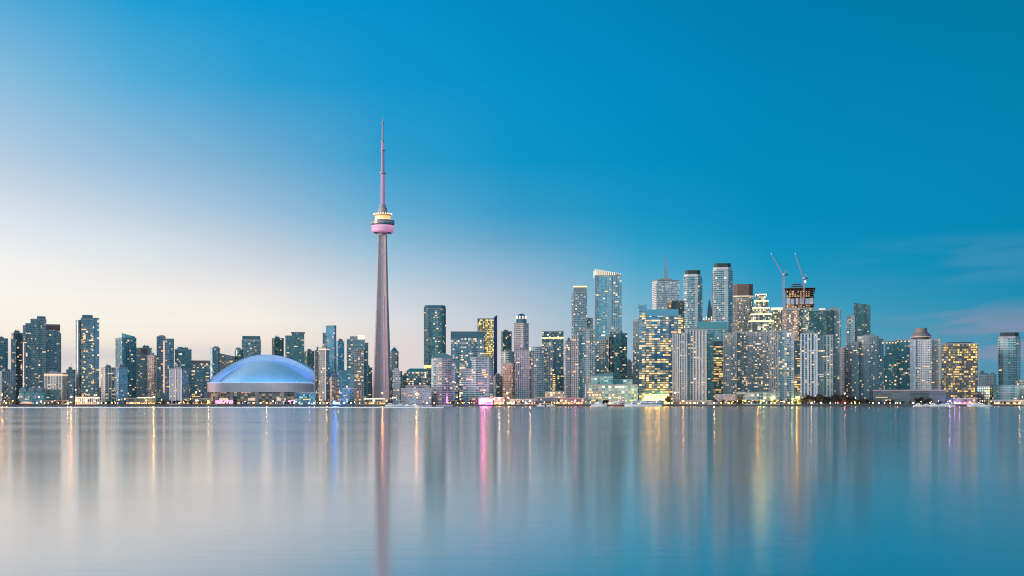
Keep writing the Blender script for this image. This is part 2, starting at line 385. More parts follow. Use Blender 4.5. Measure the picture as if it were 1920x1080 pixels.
# ------------------------------------------------------------------ buildings
SITES = []            # (x0, x1, depth, short phrase) of every building, for naming what stands in front of it
def footprint(x0, x1, Y, dep, sp, shape):
    """outline on the ground of a block seen between two pixel columns at depth Y; sp = share of the width taken by its side face"""
    Wp = (x1 - x0) / FPX * Y; cx = PX((x0 + x1) / 2, Y); azm = math.atan2(cx, Y)
    if sp:
        a = R(22); wx = (1 - abs(sp)) * Wp / math.cos(a); wy = min(abs(sp) * Wp / math.sin(a), 70.0)
        rot = -azm + (a if sp > 0 else -a)
        cy = Y + (wx * math.sin(a) + wy * math.cos(a)) / 2
    else:
        wx, wy, rot = Wp * .985, dep, -azm; cy = Y + dep / 2
    cx *= cy / Y if not sp else (1 + (cy - Y) / Y)
    c, s = math.cos(rot), math.sin(rot)
    if shape == 'box': loc = [(-wx / 2, -wy / 2), (wx / 2, -wy / 2), (wx / 2, wy / 2), (-wx / 2, wy / 2)]
    elif shape == 'cham':
        q = min(wx, wy) * .22
        loc = [(-wx / 2 + q, -wy / 2), (wx / 2 - q, -wy / 2), (wx / 2, -wy / 2 + q), (wx / 2, wy / 2 - q), (wx / 2 - q, wy / 2), (-wx / 2 + q, wy / 2), (-wx / 2, wy / 2 - q), (-wx / 2, -wy / 2 + q)]
    elif shape == 'cyl':
        loc = [(wx / 2 * math.cos(t), wy / 2 * math.sin(t)) for t in [2 * math.pi * k / 28 - math.pi / 2 for k in range(28)]]
    elif shape == 'bow':
        loc = [(-wx / 2 + wx * k / 10, -wy / 2 + wx * .16 * (2 * k / 10 - 1) ** 2) for k in range(11)] + [(wx / 2, wy / 2), (-wx / 2, wy / 2)]
    return [(cx + c * x - s * y, cy + s * x + c * y) for x, y in loc], (cx, cy), wx, wy, rot

def block(root, name, x0, x1, top, Y, style, sp=0, dep=28, shape='box', edge=None, z0=0.0, slope=0.0, mats=None, edgemat=None, **ov):
    """one wall volume under its building; slope tilts the roof (metres of fall from west to east). Returns its facts."""
    poly, c, wx, wy, rot = footprint(x0, x1, Y, dep, sp, shape)
    rl = root.location; poly = [(p[0] - rl.x, p[1] - rl.y) for p in poly]
    H = PZ(top, Y) - G
    st = STYLE.get(style, STYLE['grey']); fh = ov.get('fh', st['fh'])
    fm = facade(style, **ov)
    b = MB()
    if slope:
        xs = [p[0] for p in poly]; a, e = min(xs), max(xs)
        b.prism(poly, z0, lambda p: H - slope * (p[0] - a) / (e - a), 0, 1)
    else: b.prism(poly, z0, H, 0, 1)
    o = b.build(name, [fm, M_ROOF], root)
    if edge:
        th, pr = edge; eb = MB(); ring = grow(poly, pr); z = z0 + fh
        zt = H - max(slope, 0) - .3
        while z < zt:
            eb.prism(ring, z, z + th, 0, bottom=True); z += fh
        eb.build('floor_edge', edgemat or M_EDGE, root)
    return dict(poly=poly, H=H, fh=fh, bw=ov.get('bw', st['bw']), obj=o, c=(c[0] - rl.x, c[1] - rl.y), wx=wx, wy=wy, rot=rot, z0=z0, slope=slope, pr=(edge[1] if edge else 0), Y=Y)

def scatter(root, K, n, kinds, zlo=8.0, zhi=None):
    """lit windows of their own, on the faces that look over the harbour"""
    poly = K['poly']; rl = root.location; faces = []
    for i in range(len(poly)):
        a, e = Vector(poly[i]), Vector(poly[(i + 1) % len(poly)]); d = e - a
        if d.length < 3: continue
        nr = Vector((d.y, -d.x)).normalized(); mid = (a + e) / 2 + Vector((rl.x, rl.y))
        f = nr.dot(-mid.normalized())
        if f > .12: faces.append((d.length * f, a, d, nr))
    if not faces: return
    used = set(); tries = 0
    zhi = zhi or K['H'] - max(K['slope'], 0) - 4
    if zhi - zlo < 4: zlo = 2.5
    n = max(1, int(n * .85)) if n else 0
    while n > 0 and tries < 300:
        tries += 1
        wgt, a, d, nr = rng.choices(faces, [f[0] for f in faces])[0]
        nb = max(1, int(d.length / K['bw'])); k = rng.randrange(nb); nf = max(1, int((zhi - zlo) / K['fh'])); f = rng.randrange(nf)
        if (id(a), k, f) in used: continue
        used.add((id(a), k, f)); u = (k + .5) / nb
        wd = min(K['bw'] * rng.choice((.6, .8, .8, 1.6, 2.4)), d.length * .9)
        u = min(max(u, wd / 2 / d.length + .02), 1 - wd / 2 / d.length - .02)
        q = a + d * u
        z = (int(zlo / K['fh']) + f + .62) * K['fh']
        if z > zhi: continue
        add_window(root, rng.choice(tuple(kinds) + ('dim',)), (q.x, q.y), (nr.x, nr.y), z, wd, K['fh'] * rng.choice((.45, .6, .6))); n -= 1

WIN = {'lit': ('yellow', 'warm'), 'yellow': ('yellow',), 'brown': ('yellow', 'warm'), 'beige': ('warm', 'warm', 'white'), 'pink': ('warm', 'white'), 'shop': ('warm', 'yellow')}
def roof_kit(root, K, kind='auto', mat=None):
    """parapet, lift housing and roof clutter"""
    H = K['H'] - max(K['slope'], 0)
    if K['slope']: return
    b = MB(); pr = grow(K['poly'], .25); inn = grow(K['poly'], -.5); n = len(pr)
    for i in range(n):
        j = (i + 1) % n
        for A, B2, f in ((pr, pr, 1), (inn, inn, -1)):
            pts = [(A[i][0], A[i][1], H - .4), (A[j][0], A[j][1], H - .4), (A[j][0], A[j][1], H + 1.1), (A[i][0], A[i][1], H + 1.1)]
            b.face(pts if f > 0 else pts[::-1])
        b.face([(pr[i][0], pr[i][1], H + 1.1), (pr[j][0], pr[j][1], H + 1.1), (inn[j][0], inn[j][1], H + 1.1), (inn[i][0], inn[i][1], H + 1.1)])
    b.build('parapet', mat or M_EDGE2, root)
    if kind in (None, 'none'): return
    if kind == 'auto':
        b = MB(); wx, wy = K['wx'] * rng.uniform(.35, .6), K['wy'] * rng.uniform(.3, .5)
        ox = rng.uniform(-.14, .14) * K['wx']; c, s = math.cos(K['rot']), math.sin(K['rot'])
        h = rng.uniform(3.0, 5.0); cx, cy = K['c'][0] + c * ox, K['c'][1] + s * ox
        b.box(cx, cy, H, wx, wy, h, 0, K['rot']); b.box(cx, cy, H + h, wx + .5, wy + .5, .35, 1, K['rot'])
        ph = b.build('penthouse', [M_PENT, M_ROOF], root)
        for k in range(rng.choice((1, 2, 2))):
            vb = MB(); t = (k - .5) * wx * .4
            vb.box(cx + c * t, cy + s * t, H + h + .36, rng.uniform(1.4, 2.4), rng.uniform(1.4, 2.4), rng.uniform(1, 2.2), 0, K['rot']); vb.build('vent', M_STEEL, ph)
        if rng.random() < .45:
            ab = MB(); ax = cx + c * wx * .3; hh = rng.uniform(5, 10)
            ab.lathe([(.22, H + h), (.12, H + h + hh), (0.001, H + h + hh + .3)], ax, cy, 8); ab.build('antenna', M_STEEL, root)

def B(name, label, short, x0, x1, top, Y, style, sp=0, dep=28, shape='box', edge='auto', pent='auto', wins=10, kinds=None, tiers=(), slope=0.0, cat='building', group=None, **ov):
    """a building: an Empty at its foot with walls, floor edges, parapet, penthouse and its lit windows as parts"""
    cx = PX((x0 + x1) / 2, Y)
    root = empty(name, (cx, Y, G), label, cat, group)
    if edge == 'auto': edge = {'condo': (.45, 1.0), 'white': (.35, .35), 'teal': (.3, .35), 'dark': (.3, .3)}.get(style)
    K = block(root, 'wall', x0, x1, top, Y, style, sp, dep, shape, edge, slope=slope, **ov)
    roof_kit(root, K, pent)
    ks = kinds or WIN.get(style, ('warm', 'white', 'cool'))
    scatter(root, K, wins, ks)
    Ks = [K]
    for t in tiers:
        t = dict(t); nm = t.pop('name', 'wing'); p = t.pop('pent', None); wn = t.pop('wins', 4); d = dict(style=style, sp=0, dep=dep * .9, shape='box', edge=edge)
        d.update(t); xa, xb, tp = d.pop('x0'), d.pop('x1'), d.pop('top'); YY = Y + d.pop('dy', 3)
        k2 = block(root, nm, xa, xb, tp, YY, **{**ov, **d}); roof_kit(root, k2, p); scatter(root, k2, wn, WIN.get(d['style'], ks), zlo=max(8.0, k2['H'] * .25)); Ks.append(k2)
    SITES.append((x0, x1, Y, short)); root['_'] = 0; del root['_']
    return root, Ks
def T(x0, x1, top, **k): return dict(x0=x0, x1=x1, top=top, **k)
def cap(root, K, name, mat, h, ins=1.0, z=None, mi=None):
    b = MB(); z = K['H'] if z is None else z
    b.prism(grow(K['poly'], -ins), z, z + h, 0, bottom=True); return b.build(name, mat, root)
def band(root, K, name, mat, za, zb, out=.2):
    b = MB(); b.prism(grow(K['poly'], out), za, zb, 0, bottom=True); return b.build(name, mat, root)
def glow(name, col, es, sample='NONE'): return principled(name, (.4, .4, .4), .5, emit=col, es=es, sample=sample)
G_WARM = glow('glow_warm', (1, .60, .24), 1.05); G_GOLD = glow('glow_gold', (1, .72, .22), 1.3); G_WHITE = glow('glow_white', (1, .84, .62), 1.0)
G_PINK = glow('glow_pink', (1, .28, .62), 1.2); G_TEAL = glow('glow_teal', (.15, .9, .9), .5); G_ORANGE = glow('glow_orange', (1, .48, .18), 1.3)


# ================================================================== the western towers
B('apartment_tower', 'slim dark teal tower at the western edge of the skyline', 'the slim teal tower', -14, 14, 635, 2300, 'teal', sp=0.3, wins=8)
B('apartment_tower', 'narrow stepped tower west of the big four-step cluster tower', 'the narrow stepped tower', 22, 43, 625, 2260, 'dark', sp=0.18, tiers=[T(21, 30, 636, dy=-6)], wins=12)
r, K = B('apartment_tower', 'large stepped tower with four roof steps and a pink lit west edge', 'the four-step tower', 58, 86, 599, 2210, 'dark', dep=40, wins=16,
         tiers=[T(70, 85, 594, dy=8, wins=3), T(48, 58.5, 607, dy=-3, style='dark', wins=8), T(43, 48.5, 611, dy=-6, style='pink', wins=4)], pent='none')
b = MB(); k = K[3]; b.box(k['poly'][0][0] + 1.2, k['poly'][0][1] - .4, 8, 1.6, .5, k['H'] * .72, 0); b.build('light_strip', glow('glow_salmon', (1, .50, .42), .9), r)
r, K = B('apartment_tower', 'dark slab tower with a dull red roof band beside the four-step tower', 'the red-banded slab tower', 86, 112, 609, 2320, 'dark', dep=34, wins=10, tiers=[T(111.5, 114.5, 626, dy=4, wins=2)], pent='none')
b = MB(); b.prism(grow(K[0]['poly'], .3), K[0]['H'] - 9, K[0]['H'] - 1, 0); b.build('roof_band', principled('dull_red_cladding', (.20, .085, .09), .6), r)
B('apartment_block', 'mid-rise dark block with white lights below the slim teal tower', 'the mid-rise dark block', -6, 28, 697, 2080, 'grey', sp=.3, wins=16, glass=(0.023, 0.095, 0.152))
r, K = B('apartment_block', 'white gridded block with an orange lit top floor', 'the orange-topped grid block', 84, 126, 700, 2090, 'white', sp=-.2, wins=14, kinds=('white', 'cool', 'warm'), bw=4.5)
band(r, K[0], 'lit_band', G_WARM, K[0]['H'] - 3.4, K[0]['H'] - 1.2, -.3 + .6)
B('office_block', 'dark square block between the orange-topped block and the twin-cored tower', 'the dark square block', 124.5, 141, 694, 2240, 'grey', sp=-0.2, wins=4)
r, K = B('apartment_tower', 'tall grey tower with two columns of lit flats and a blue roof box', 'the twin-cored tower', 152, 176, 597, 2120, 'condo', dep=34, edge=(.3, .4), wins=10, wall=(.26, .30, .36), lit=.10,
         tiers=[T(142, 152.5, 601, dy=2, shape='cyl', dep=26, style='pink', wins=6), T(172, 185.5, 597, dy=5, shape='bow', style='blue', wins=8)], pent='none')
b = MB(); b.prism(grow(K[0]['poly'], -2), K[0]['H'], PZ(590.5, 2122) - G, 0); b.build('penthouse', principled('blue_cladding', (.05, .17, .27), .35), r)
for cxp, nn in ((158, 22), (174.5, 22)):
    for i in range(nn):
        add_window(r, rng.choice(('warm', 'warm', 'white')), (PX(cxp + rng.uniform(-2.2, 2.2), 2120) - r.location.x, K[0]['poly'][0][1] - .9), (0, -1), rng.uniform(.05, .86) * K[0]['H'], 3.0, 2.2)
r, K = B('apartment_block', 'white ribbed mid-rise with a thin roof mast', 'the white ribbed mid-rise', 190, 217, 690, 2100, 'white', sp=.25, wins=14, kinds=('white', 'cool'), bw=5, pent='auto')
b = MB(); b.lathe([(.4, K[0]['H']), (.3, K[0]['H'] + 11), (.001, K[0]['H'] + 11.5)], K[0]['c'][0] - 4, K[0]['c'][1], 8); b.build('roof_mast', M_STEEL, r)
r, K = B('apartment_tower', 'twin-fronted tower with a slanted turquoise glass crown', 'the turquoise-crowned tower', 217, 255, 634, 2200, 'blue', sp=.32, wins=20, kinds=('warm', 'white'), pent='none', glass=(0.023, 0.114, 0.162))
b = MB(); q = [(PX(226, 2205) - r.location.x, 12), (PX(246, 2205) - r.location.x, 8), (PX(246, 2205) - r.location.x, 28), (PX(226, 2205) - r.location.x, 30)]
b.prism(q, K[0]['H'], lambda p: K[0]['H'] + (9 if p[0] < -2 else 4), 0); b.build('crown', M_TEALROOF, r)
B('apartment_block', 'lavender glass block with one lit stack before the turquoise-crowned tower', 'the lavender glass block', 217, 239, 690, 2090, 'blue', sp=0.26, wins=4, wall=(.32, .32, .42), glass=(0.057, 0.171, 0.285))
r, K = B('apartment_tower', 'grey gridded tower with a red roof corner behind the salmon lit slab', 'the grey gridded tower', 256, 284, 653, 2300, 'grey', dep=30, wins=12, wall=(.38, .36, .36))
b = MB(); b.box(K[0]['c'][0] + 4, K[0]['c'][1] - 12, K[0]['H'] - 9, 9, 8, 8, 0); b.build('roof_sign', principled('dull_red_cladding', (.2, .085, .09), .6, ), r)
r, K = B('apartment_tower', 'salmon lit slab with evenly glowing balconies', 'the salmon slab', 277, 294, 667, 2140, 'pink', sp=-.3, dep=20, wins=8, lit=.5, slab=.4, a=(1, .5, .3), b=(1, .7, .5), es=.75, wall=(.62, .42, .36))
r, K = B('apartment_tower', 'round-topped dark tower with a bright pale strip down its front', 'the round-topped tower', 294, 310, 632, 2170, 'dark', dep=32, wins=12, pent='none', glass=(0.016, 0.104, 0.142), tiers=[T(309.5, 326, 636, dy=3, wins=10)])
b = MB(); b.lathe([(6.6, 0), (6.2, 2.0), (4.0, 3.4), (.01, 3.9)], K[0]['c'][0] + 1, K[0]['c'][1], 20); o = b.build('roof_dome', M_PENT, r); o.location.z = K[0]['H']
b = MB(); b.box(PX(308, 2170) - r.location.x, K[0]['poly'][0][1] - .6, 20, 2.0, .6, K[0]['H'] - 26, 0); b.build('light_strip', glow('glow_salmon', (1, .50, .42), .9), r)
r, K = B('apartment_tower', 'teal glass tower with a small dome on its western corner', 'the small-domed teal tower', 328, 359, 656, 2300, 'green', wins=18, kinds=('cool', 'white'), dep=30)
b = MB(); b.lathe([(6, 0), (5.4, 3), (3, 5), (.01, 5.6)], K[0]['c'][0] - 4, K[0]['c'][1] - 8, 16); o = b.build('roof_dome', M_TEALROOF, r); o.location.z = K[0]['H']
r, K = B('apartment_tower', 'pale lavender tower with bright vertical ribs on a stone front', 'the lavender ribbed tower', 318, 354, 692, 2090, 'white', sp=-.35, wins=10, kinds=('white', 'cool', 'warm'), wall=(.46, .45, .55), glass=(0.046, 0.133, 0.228))
b = MB()
for q in (.06, .5, .94):
    p = Vector(K[0]['poly'][0]).lerp(Vector(K[0]['poly'][1]), q); b.box(p.x, p.y - .3, 3, 1.2, .8, K[0]['H'] - 3.5)
b.build('facade_rib', M_WHITE, r)
r, K = B('apartment_tower', 'dark tower with a terracotta roof band behind the stadium wall', 'the terracotta-banded tower', 359, 394, 677, 2260, 'dark', wins=24, kinds=('warm', 'white', 'yellow'), dep=30, pent='none')
band(r, K[0], 'roof_band', principled('terracotta_band', (.34, .12, .08), .7), K[0]['H'] - 4, K[0]['H'] - .6)
B('apartment_tower', 'plain dark tower standing over the western end of the stadium roof', 'the plain dark tower', 394.5, 412, 653, 2560, 'dark', dep=26, wins=4, glass=(0.016, 0.095, 0.114), shape='cham')
r, K = B('apartment_tower', 'wedge-topped block with a yellow lit corner behind the stadium', 'the wedge-topped block', 410, 441, 661, 2600, 'grey', slope=8, wins=12, kinds=('yellow', 'warm', 'white'), wall=(.3, .27, .27))
B('office_block', 'rounded pale green block behind the western slope of the stadium roof', 'the rounded green block', 440, 456, 656, 2620, 'green', shape='cyl', dep=20, wins=4, glass=(0.057, 0.209, 0.209))
r, K = B('office_tower', 'square teal office with a raised dark roof storey behind the dome', 'the square teal office', 453.5, 489, 637, 2660, 'teal', dep=40, wins=6, pent='none')
cap(r, K[0], 'penthouse', M_BLUECAP, PZ(630, 2662) - PZ(637, 2660), 1.0); band(r, K[0], 'roof_band', M_EDGE, K[0]['H'] - 1.6, K[0]['H'] - .2, .4)
B('apartment_tower', 'narrower of the two dark towers over the dome top', 'the narrow tower over the dome', 510, 532, 634.5, 2680, 'green', sp=0.22, dep=26, wins=10, kinds=('white', 'cool'))
r, K = B('apartment_tower', 'dark tower over the dome with an overhanging roof on its east half', 'the overhanging-roofed tower', 535, 552, 630, 2660, 'green', dep=28, wins=8, kinds=('white',), pent='none', tiers=[T(547, 570.5, 625, dy=-4, wins=10)])
k = K[1]; b = MB(); b.prism(grow(k['poly'], 1.6), k['H'] + 1.1, k['H'] + 2.6, 0, bottom=True); b.build('roof_canopy', M_PENT, r)
B('apartment_block', 'low dark block beside the overhanging-roofed tower', 'the low dark block', 570, 591, 659, 2640, 'green', sp=0.3, wins=6, kinds=('cool',))

# ================================================================== between the stadium and the needle tower
B('apartment_tower', 'rust coloured narrow tower touching the beige lit-crowned tower', 'the rust narrow tower', 589, 600, 658, 2200, 'pink', sp=0.18, wins=6, wall=(.40, .30, .27))
r, K = B('apartment_tower', 'beige tower with a glowing crown at the eastern end of the dome', 'the glowing-crowned beige tower', 597.5, 617, 653, 2120, 'beige', sp=-.3, wins=12, kinds=('white', 'warm'), wall=(.42, .39, .37))
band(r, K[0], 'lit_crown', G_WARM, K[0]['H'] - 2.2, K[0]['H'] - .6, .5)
b = MB(); p = K[0]['poly'][1]; b.box(p[0] - .6, p[1] - .4, 4, 1.6, .9, K[0]['H'] - 6); b.build('facade_rib', M_WHITE, r)
B('apartment_tower', 'tall blue grey tower with a lower dark west wing behind the beige tower', 'the blue grey tower', 611, 630.5, 611, 2420, 'blue', sp=-0.2, dep=30, wins=6, pent='none', kinds=('cool',), wall=(.22, .30, .36), tiers=[T(605, 612, 625, dy=4, style='dark', wins=1)])
B('apartment_tower', 'plain blue tower one step lower than its blue grey neighbour', 'the plain blue tower', 630, 645.5, 640, 2380, 'blue', sp=0.26, wins=6, kinds=('cool',))
r, K = B('apartment_tower', 'broad teal condominium with a beige front bay and a cream lit roof box', 'the cream roof-box condominium', 650, 684, 636.5, 2230, 'teal', dep=36, wins=12, pent='none',
         tiers=[T(664, 682.5, 654, dy=-16, style='beige', wins=14), T(681, 690.5, 644, dy=4, shape='cyl', dep=22, style='condo', wins=5)])
b = MB(); k = K[0]; b.box(PX(663, 2240) - r.location.x, k['c'][1], k['H'], 13, 12, 6, 0); b.build('penthouse', M_PENT, r)
b = MB(); b.box(PX(677, 2232) - r.location.x, k['poly'][0][1] + 6, k['H'], 11, 9, 7, 0); b.build('roof_lantern', glow('glow_cream', (1, .82, .58), .95), r)
r, K = B('apartment_block', 'dark blue glass block with three arched gables', 'the arch-gabled block', 634, 664, 699, 2110, 'blue', wins=6, pent='none', kinds=('cool', 'white'), glass=(0.023, 0.114, 0.190))
b = MB()
for t in (-.33, 0, .33):
    cx = K[0]['c'][0] + t * K[0]['wx']; rr = K[0]['wx'] * .15; y0 = K[0]['poly'][0][1]
    pts = [(cx + rr * math.cos(a), K[0]['H'] + rr * 1.2 * math.sin(a)) for a in [math.pi * i / 10 for i in range(11)]]
    b.face([(p[0], y0, p[1]) for p in pts]); 
    for p, q in zip(pts, pts[1:]): b.face([(p[0], y0, p[1]), (p[0], y0 + 20, p[1]), (q[0], y0 + 20, q[1]), (q[0], y0, q[1])])
b.build('roof_gable', M_GLASSY, r)
B('apartment_block', 'low pinkish block with uplit arches on its front', 'the uplit pinkish block', 618.5, 635.5, 708, 2080, 'pink', sp=0.22, wins=7, lit=.25)
B('pavilion', 'low dark teal glass box on the quay', 'the dark teal box', 641, 663, 729, 2040, 'green', dep=24, wins=2, kinds=('cool',), pent='none')
B('apartment_block', 'plain grey block tucked beside the foot of the needle tower', 'the plain grey block', 684, 698, 690, 2280, 'grey', sp=0.3, wins=5)
B('pavilion', 'small salmon kiosk tower on the quay by the dark teal box', 'the salmon kiosk tower', 664.5, 678, 732, 2050, 'pink', wins=3, pent='none', wall=(.5, .38, .33))

# ================================================================== the middle
r, K = B('apartment_tower', 'rounded beige tower with a pointed roof just east of the needle tower', 'the pointed-roofed tower', 731, 747.5, 660, 2300, 'beige', shape='cham', dep=18, wins=12, kinds=('yellow', 'white'), pent='none', wall=(.36, .35, .36))
b = MB(); k = K[0]; top = [(k['c'][0] + (p[0] - k['c'][0]) * .25, k['c'][1] + (p[1] - k['c'][1]) * .25) for p in k['poly']]
b.prism(grow(k['poly'], -.3), k['H'], k['H'] + 8, 0, top=top); b.lathe([(.3, k['H'] + 8), (.2, k['H'] + 11), (.001, k['H'] + 11.4)], k['c'][0], k['c'][1], 8, 0); b.build('pointed_roof', M_GLASSY, r)
B('apartment_block', 'low grey block at the foot of the pointed-roofed tower', 'the low grey block', 737, 754, 697, 2120, 'grey', sp=-.2, wins=6)
B('office_block', 'dim teal block behind the long quay terminal', 'the dim teal block', 752, 768, 704, 2420, 'green', wins=4, shape='bow')
r, K = B('office_block', 'teal-roofed hall with warm lit floors behind the quay terminal', 'the teal-roofed hall', 762, 801, 697, 2360, 'office', wins=12, kinds=('warm', 'yellow'), pent='none', lit=.4, dep=50)
b = MB(); k = K[0]; b.prism(grow(k['poly'], .6), k['H'] + 1.1, k['H'] + 6, 0, top=grow(k['poly'], -6)); b.build('roof', M_TEALROOF, r)
r, K = B('office_tower', 'tall teal office tower with rounded roof corners and scattered orange floors', 'the round-cornered teal office', 794.5, 836.5, 579, 2560, 'teal', sp=0, shape='cham', dep=38, wins=22, kinds=('warm', 'warm', 'white'), pent='none', edge=None, glass=(0.018, 0.114, 0.152), tiers=[])
b = MB(); k = K[0]; b.prism(grow(k['poly'], .05), k['H'] + 1.2, k['H'] + 7.2, 0, top=grow(k['poly'], -1.6)); b.build('crown', M_BLUECAP, r)
b = MB(); b.box(PX(802, 2556) - r.location.x, k['poly'][0][1] - .8, PZ(690, 2558) - G, 15, 1, 5.5, 0); b.build('lit_sign', glow('glow_sign_yellow', (1, .72, .12), 1.5), r)
r, K = B('office_tower', 'wide dark blue office with bands of lit floors under a blank roof storey', 'the wide blue office', 845, 908, 634, 2480, 'office', dep=46, wins=18, kinds=('warm', 'white'), pent='none', wall=(.20, .27, .34), lit=.34)
cap(r, K[0], 'roof_storey', M_BLUECAP, PZ(621.5, 2480) - PZ(634, 2480), -.4)
r, K = B('apartment_tower', 'yellow lit tower with a dark blue fin rising past its roof', 'the blue-finned yellow tower', 895, 927, 598, 2640, 'yellow', dep=34, wins=10, pent='none', lit=1.15, bw=2.6)
b = MB(); k = K[0]; x = PX(929, 2640) - r.location.x; b.prism([(x - 3.2, k['poly'][0][1] - 1), (x + 3.2, k['poly'][0][1] - 1), (x + 3.2, k['poly'][0][1] + 30), (x - 3.2, k['poly'][0][1] + 30)], 0, lambda p: k['H'] + (3 if p[0] < x else 8), 0); b.build('fin', principled('deep_blue_fin', (.02, .05, .20), .3), r)
r, K = B('apartment_tower', 'white balconied condominium with curved glass roof before the teal office', 'the curved-roofed white condominium', 808.5, 848, 672, 2080, 'condo', sp=0, shape='bow', dep=30, wins=22, kinds=('white', 'warm', 'white'), pent='none', tiers=[T(836, 853, 680, dy=6, style='blue', wins=4)], bw=4.4, wall=(.50, .54, .57), slab=.34)
b = MB(); k = K[0]; n = 9; x0, x1 = k['poly'][0][0], k['poly'][10][0]; y0 = k['poly'][0][1] + 4
arc = [(x0 + (x1 - x0) * i / n, k['H'] + 1.2 + 8 * math.sin(math.pi * (.12 + .80 * i / n))) for i in range(n + 1)]
for p, q in zip(arc, arc[1:]):
    b.face([(p[0], y0, k['H'] + 1), (q[0], y0, k['H'] + 1), (q[0], y0, q[1]), (p[0], y0, p[1])]); b.face([(p[0], y0, p[1]), (q[0], y0, q[1]), (q[0], y0 + 20, q[1]), (p[0], y0 + 20, p[1])])
b.build('curved_roof', M_GLASSY, r)
B('apartment_tower', 'white balconied condominium with bright corner ribs before the wide blue office', 'the ribbed white condominium', 884, 925, 671, 2080, 'condo', dep=30, shape='cham', wins=20, kinds=('white', 'warm', 'cool'), bw=4.4, wall=(.48, .53, .57), slab=.34, tiers=[T(868, 886, 692, dy=8, style='condo', wins=4)])
B('apartment_tower', 'small teal tower peeping out behind the domed white block', 'the small teal tower', 939, 959.5, 622, 2700, 'green', sp=0.18, wins=10, kinds=('white', 'cool'), dep=26)
r, K = B('office_block', 'pale rounded block with a ringed top beneath the small teal tower', 'the pale ringed block', 940, 964, 660, 2420, 'stone', shape='cyl', dep=24, wins=3, lit=.05, wall=(.44, .48, .54))
B('apartment_block', 'orange lit mid-rise between the white condominiums', 'the orange lit mid-rise', 942.5, 966, 682, 2160, 'pink', sp=-0.2, wins=12, lit=.35, a=(1, .6, .35), b=(1, .85, .7), es=.9, kinds=('warm', 'white'))
B('office_block', 'narrow grey mid-rise at the foot of the yellow tower', 'the narrow grey mid-rise', 924, 943, 706, 2200, 'grey', sp=0.26, wins=6)
r, K = B('hotel_tower', 'lavender and teal tower with a lit ring of rounded turrets on top', 'the turreted lavender tower', 963.5, 991.5, 606, 2620, 'stone', sp=-.36, dep=30, wins=6, lit=.06, wall=(.74, .68, .76), pent='none')
k = K[0]; b = MB(); rr = k['wx'] * .52
b.lathe([(rr, k['H']), (rr, k['H'] + 9), (rr * .82, k['H'] + 9.2), (rr * .82, k['H'] + 15), (rr * .5, k['H'] + 19), (.01, k['H'] + 20.5)], k['c'][0], k['c'][1], 24); o = b.build('crown', M_GLASSY, r)
for i in range(10):
    b = MB(); a = 2 * math.pi * i / 10; b.lathe([(1.4, k['H'] + 9), (1.4, k['H'] + 14), (.01, k['H'] + 16)], k['c'][0] + rr * .92 * math.cos(a), k['c'][1] + rr * .92 * math.sin(a), 8)
    b.build('turret', glow('glow_pale_crown', (1, .86, .66), .85), r)
r, K = B('apartment_tower', 'pinkish white gridded condominium joined to a dark curved glass half', 'the half-glass condominium', 966, 993, 658, 2110, 'white', dep=30, wins=8, wall=(.58, .52, .56), kinds=('white', 'warm'), tiers=[T(992, 1023, 651, dy=2, shape='bow', style='green', wins=14, dep=30), T(1021, 1036, 648, dy=16, style='beige', wins=6)])
r, K = B('office_tower', 'dark office slab with yellow lit bands east of the half-glass condominium', 'the yellow-banded slab', 1016, 1057, 622, 2480, 'office', dep=30, wins=10, kinds=('yellow',), pent='none', wall=(.08, .11, .14), lit=.16, a=(1, .72, .25))
band(r, K[0], 'lit_band', G_GOLD, K[0]['H'] - 13, K[0]['H'] - 10.4, .3); cap(r, K[0], 'roof_storey', M_BLUECAP, 1.6, .6)
for i in range(9): add_window(r, 'yellow', (PX(1044, 2480) - r.location.x + .2, K[0]['poly'][0][1] - .6), (0, -1), PZ(731 - i * 3.6, 2480) - G, 18, 1.8)
B('apartment_tower', 'beige gridded condominium stepping up towards a dark glass wing', 'the stepped beige condominium', 1058, 1073, 640, 2110, 'beige', sp=0.22, dep=30, wins=6, wall=(.50, .45, .43), tiers=[T(1071.5, 1086, 629, dy=1, style='white', wins=6, wall=(.54, .50, .50)), T(1084, 1115, 618, dy=3, style='green', wins=18, dep=34, pent='auto')])
r, K = B('apartment_tower', 'slim white-edged tower with a gold lit rim behind the stepped beige condominium', 'the gold-rimmed slim tower', 1075, 1100.5, 548, 2640, 'condo', dep=30, edge=(.4, .5), wins=14, kinds=('white', 'warm'), pent='none', wall=(.40, .46, .52), tiers=[T(1100, 1112, 597, dy=4, style='green', wins=4), T(1072, 1076.5, 552, dy=2, style='stone', wins=0, wall=(.66, .62, .58))])
k = K[0]; cap(r, k, 'crown', M_PENT, PZ(538, 2640) - PZ(548, 2640) - 1, .3, k['H'] + 1); band(r, k, 'lit_rim', G_GOLD, PZ(538.6, 2640) - G, PZ(536, 2640) - G, .2)
r, K = B('apartment_tower', 'tallest blue glass tower with a slanted slatted crown lit from inside', 'the slatted-crowned tower', 1114.5, 1166.5, 517, 2560, 'blue', dep=44, wins=34, kinds=('white', 'warm', 'white'), pent='none', edge=None, glass=(0.023, 0.190, 0.285), bw=4, mul=.2, wall=(.30, .40, .46), lit=.05)
k = K[0]; x0, x1 = k['poly'][0][0], k['poly'][1][0]; y0, y1 = k['poly'][0][1], k['poly'][2][1]
b = MB(); n = 14
for i in range(n):
    x = x0 + (x1 - x0) * (i + .3) / n; h = 13.5 - 9.5 * i / n
    for yy in (y0 + .4, y1 - .4): b.box(x, yy, k['H'], 1.7, .8, h, 0)
b.build('crown_slat', glow('glow_slat', (1, .84, .62), .9), r)
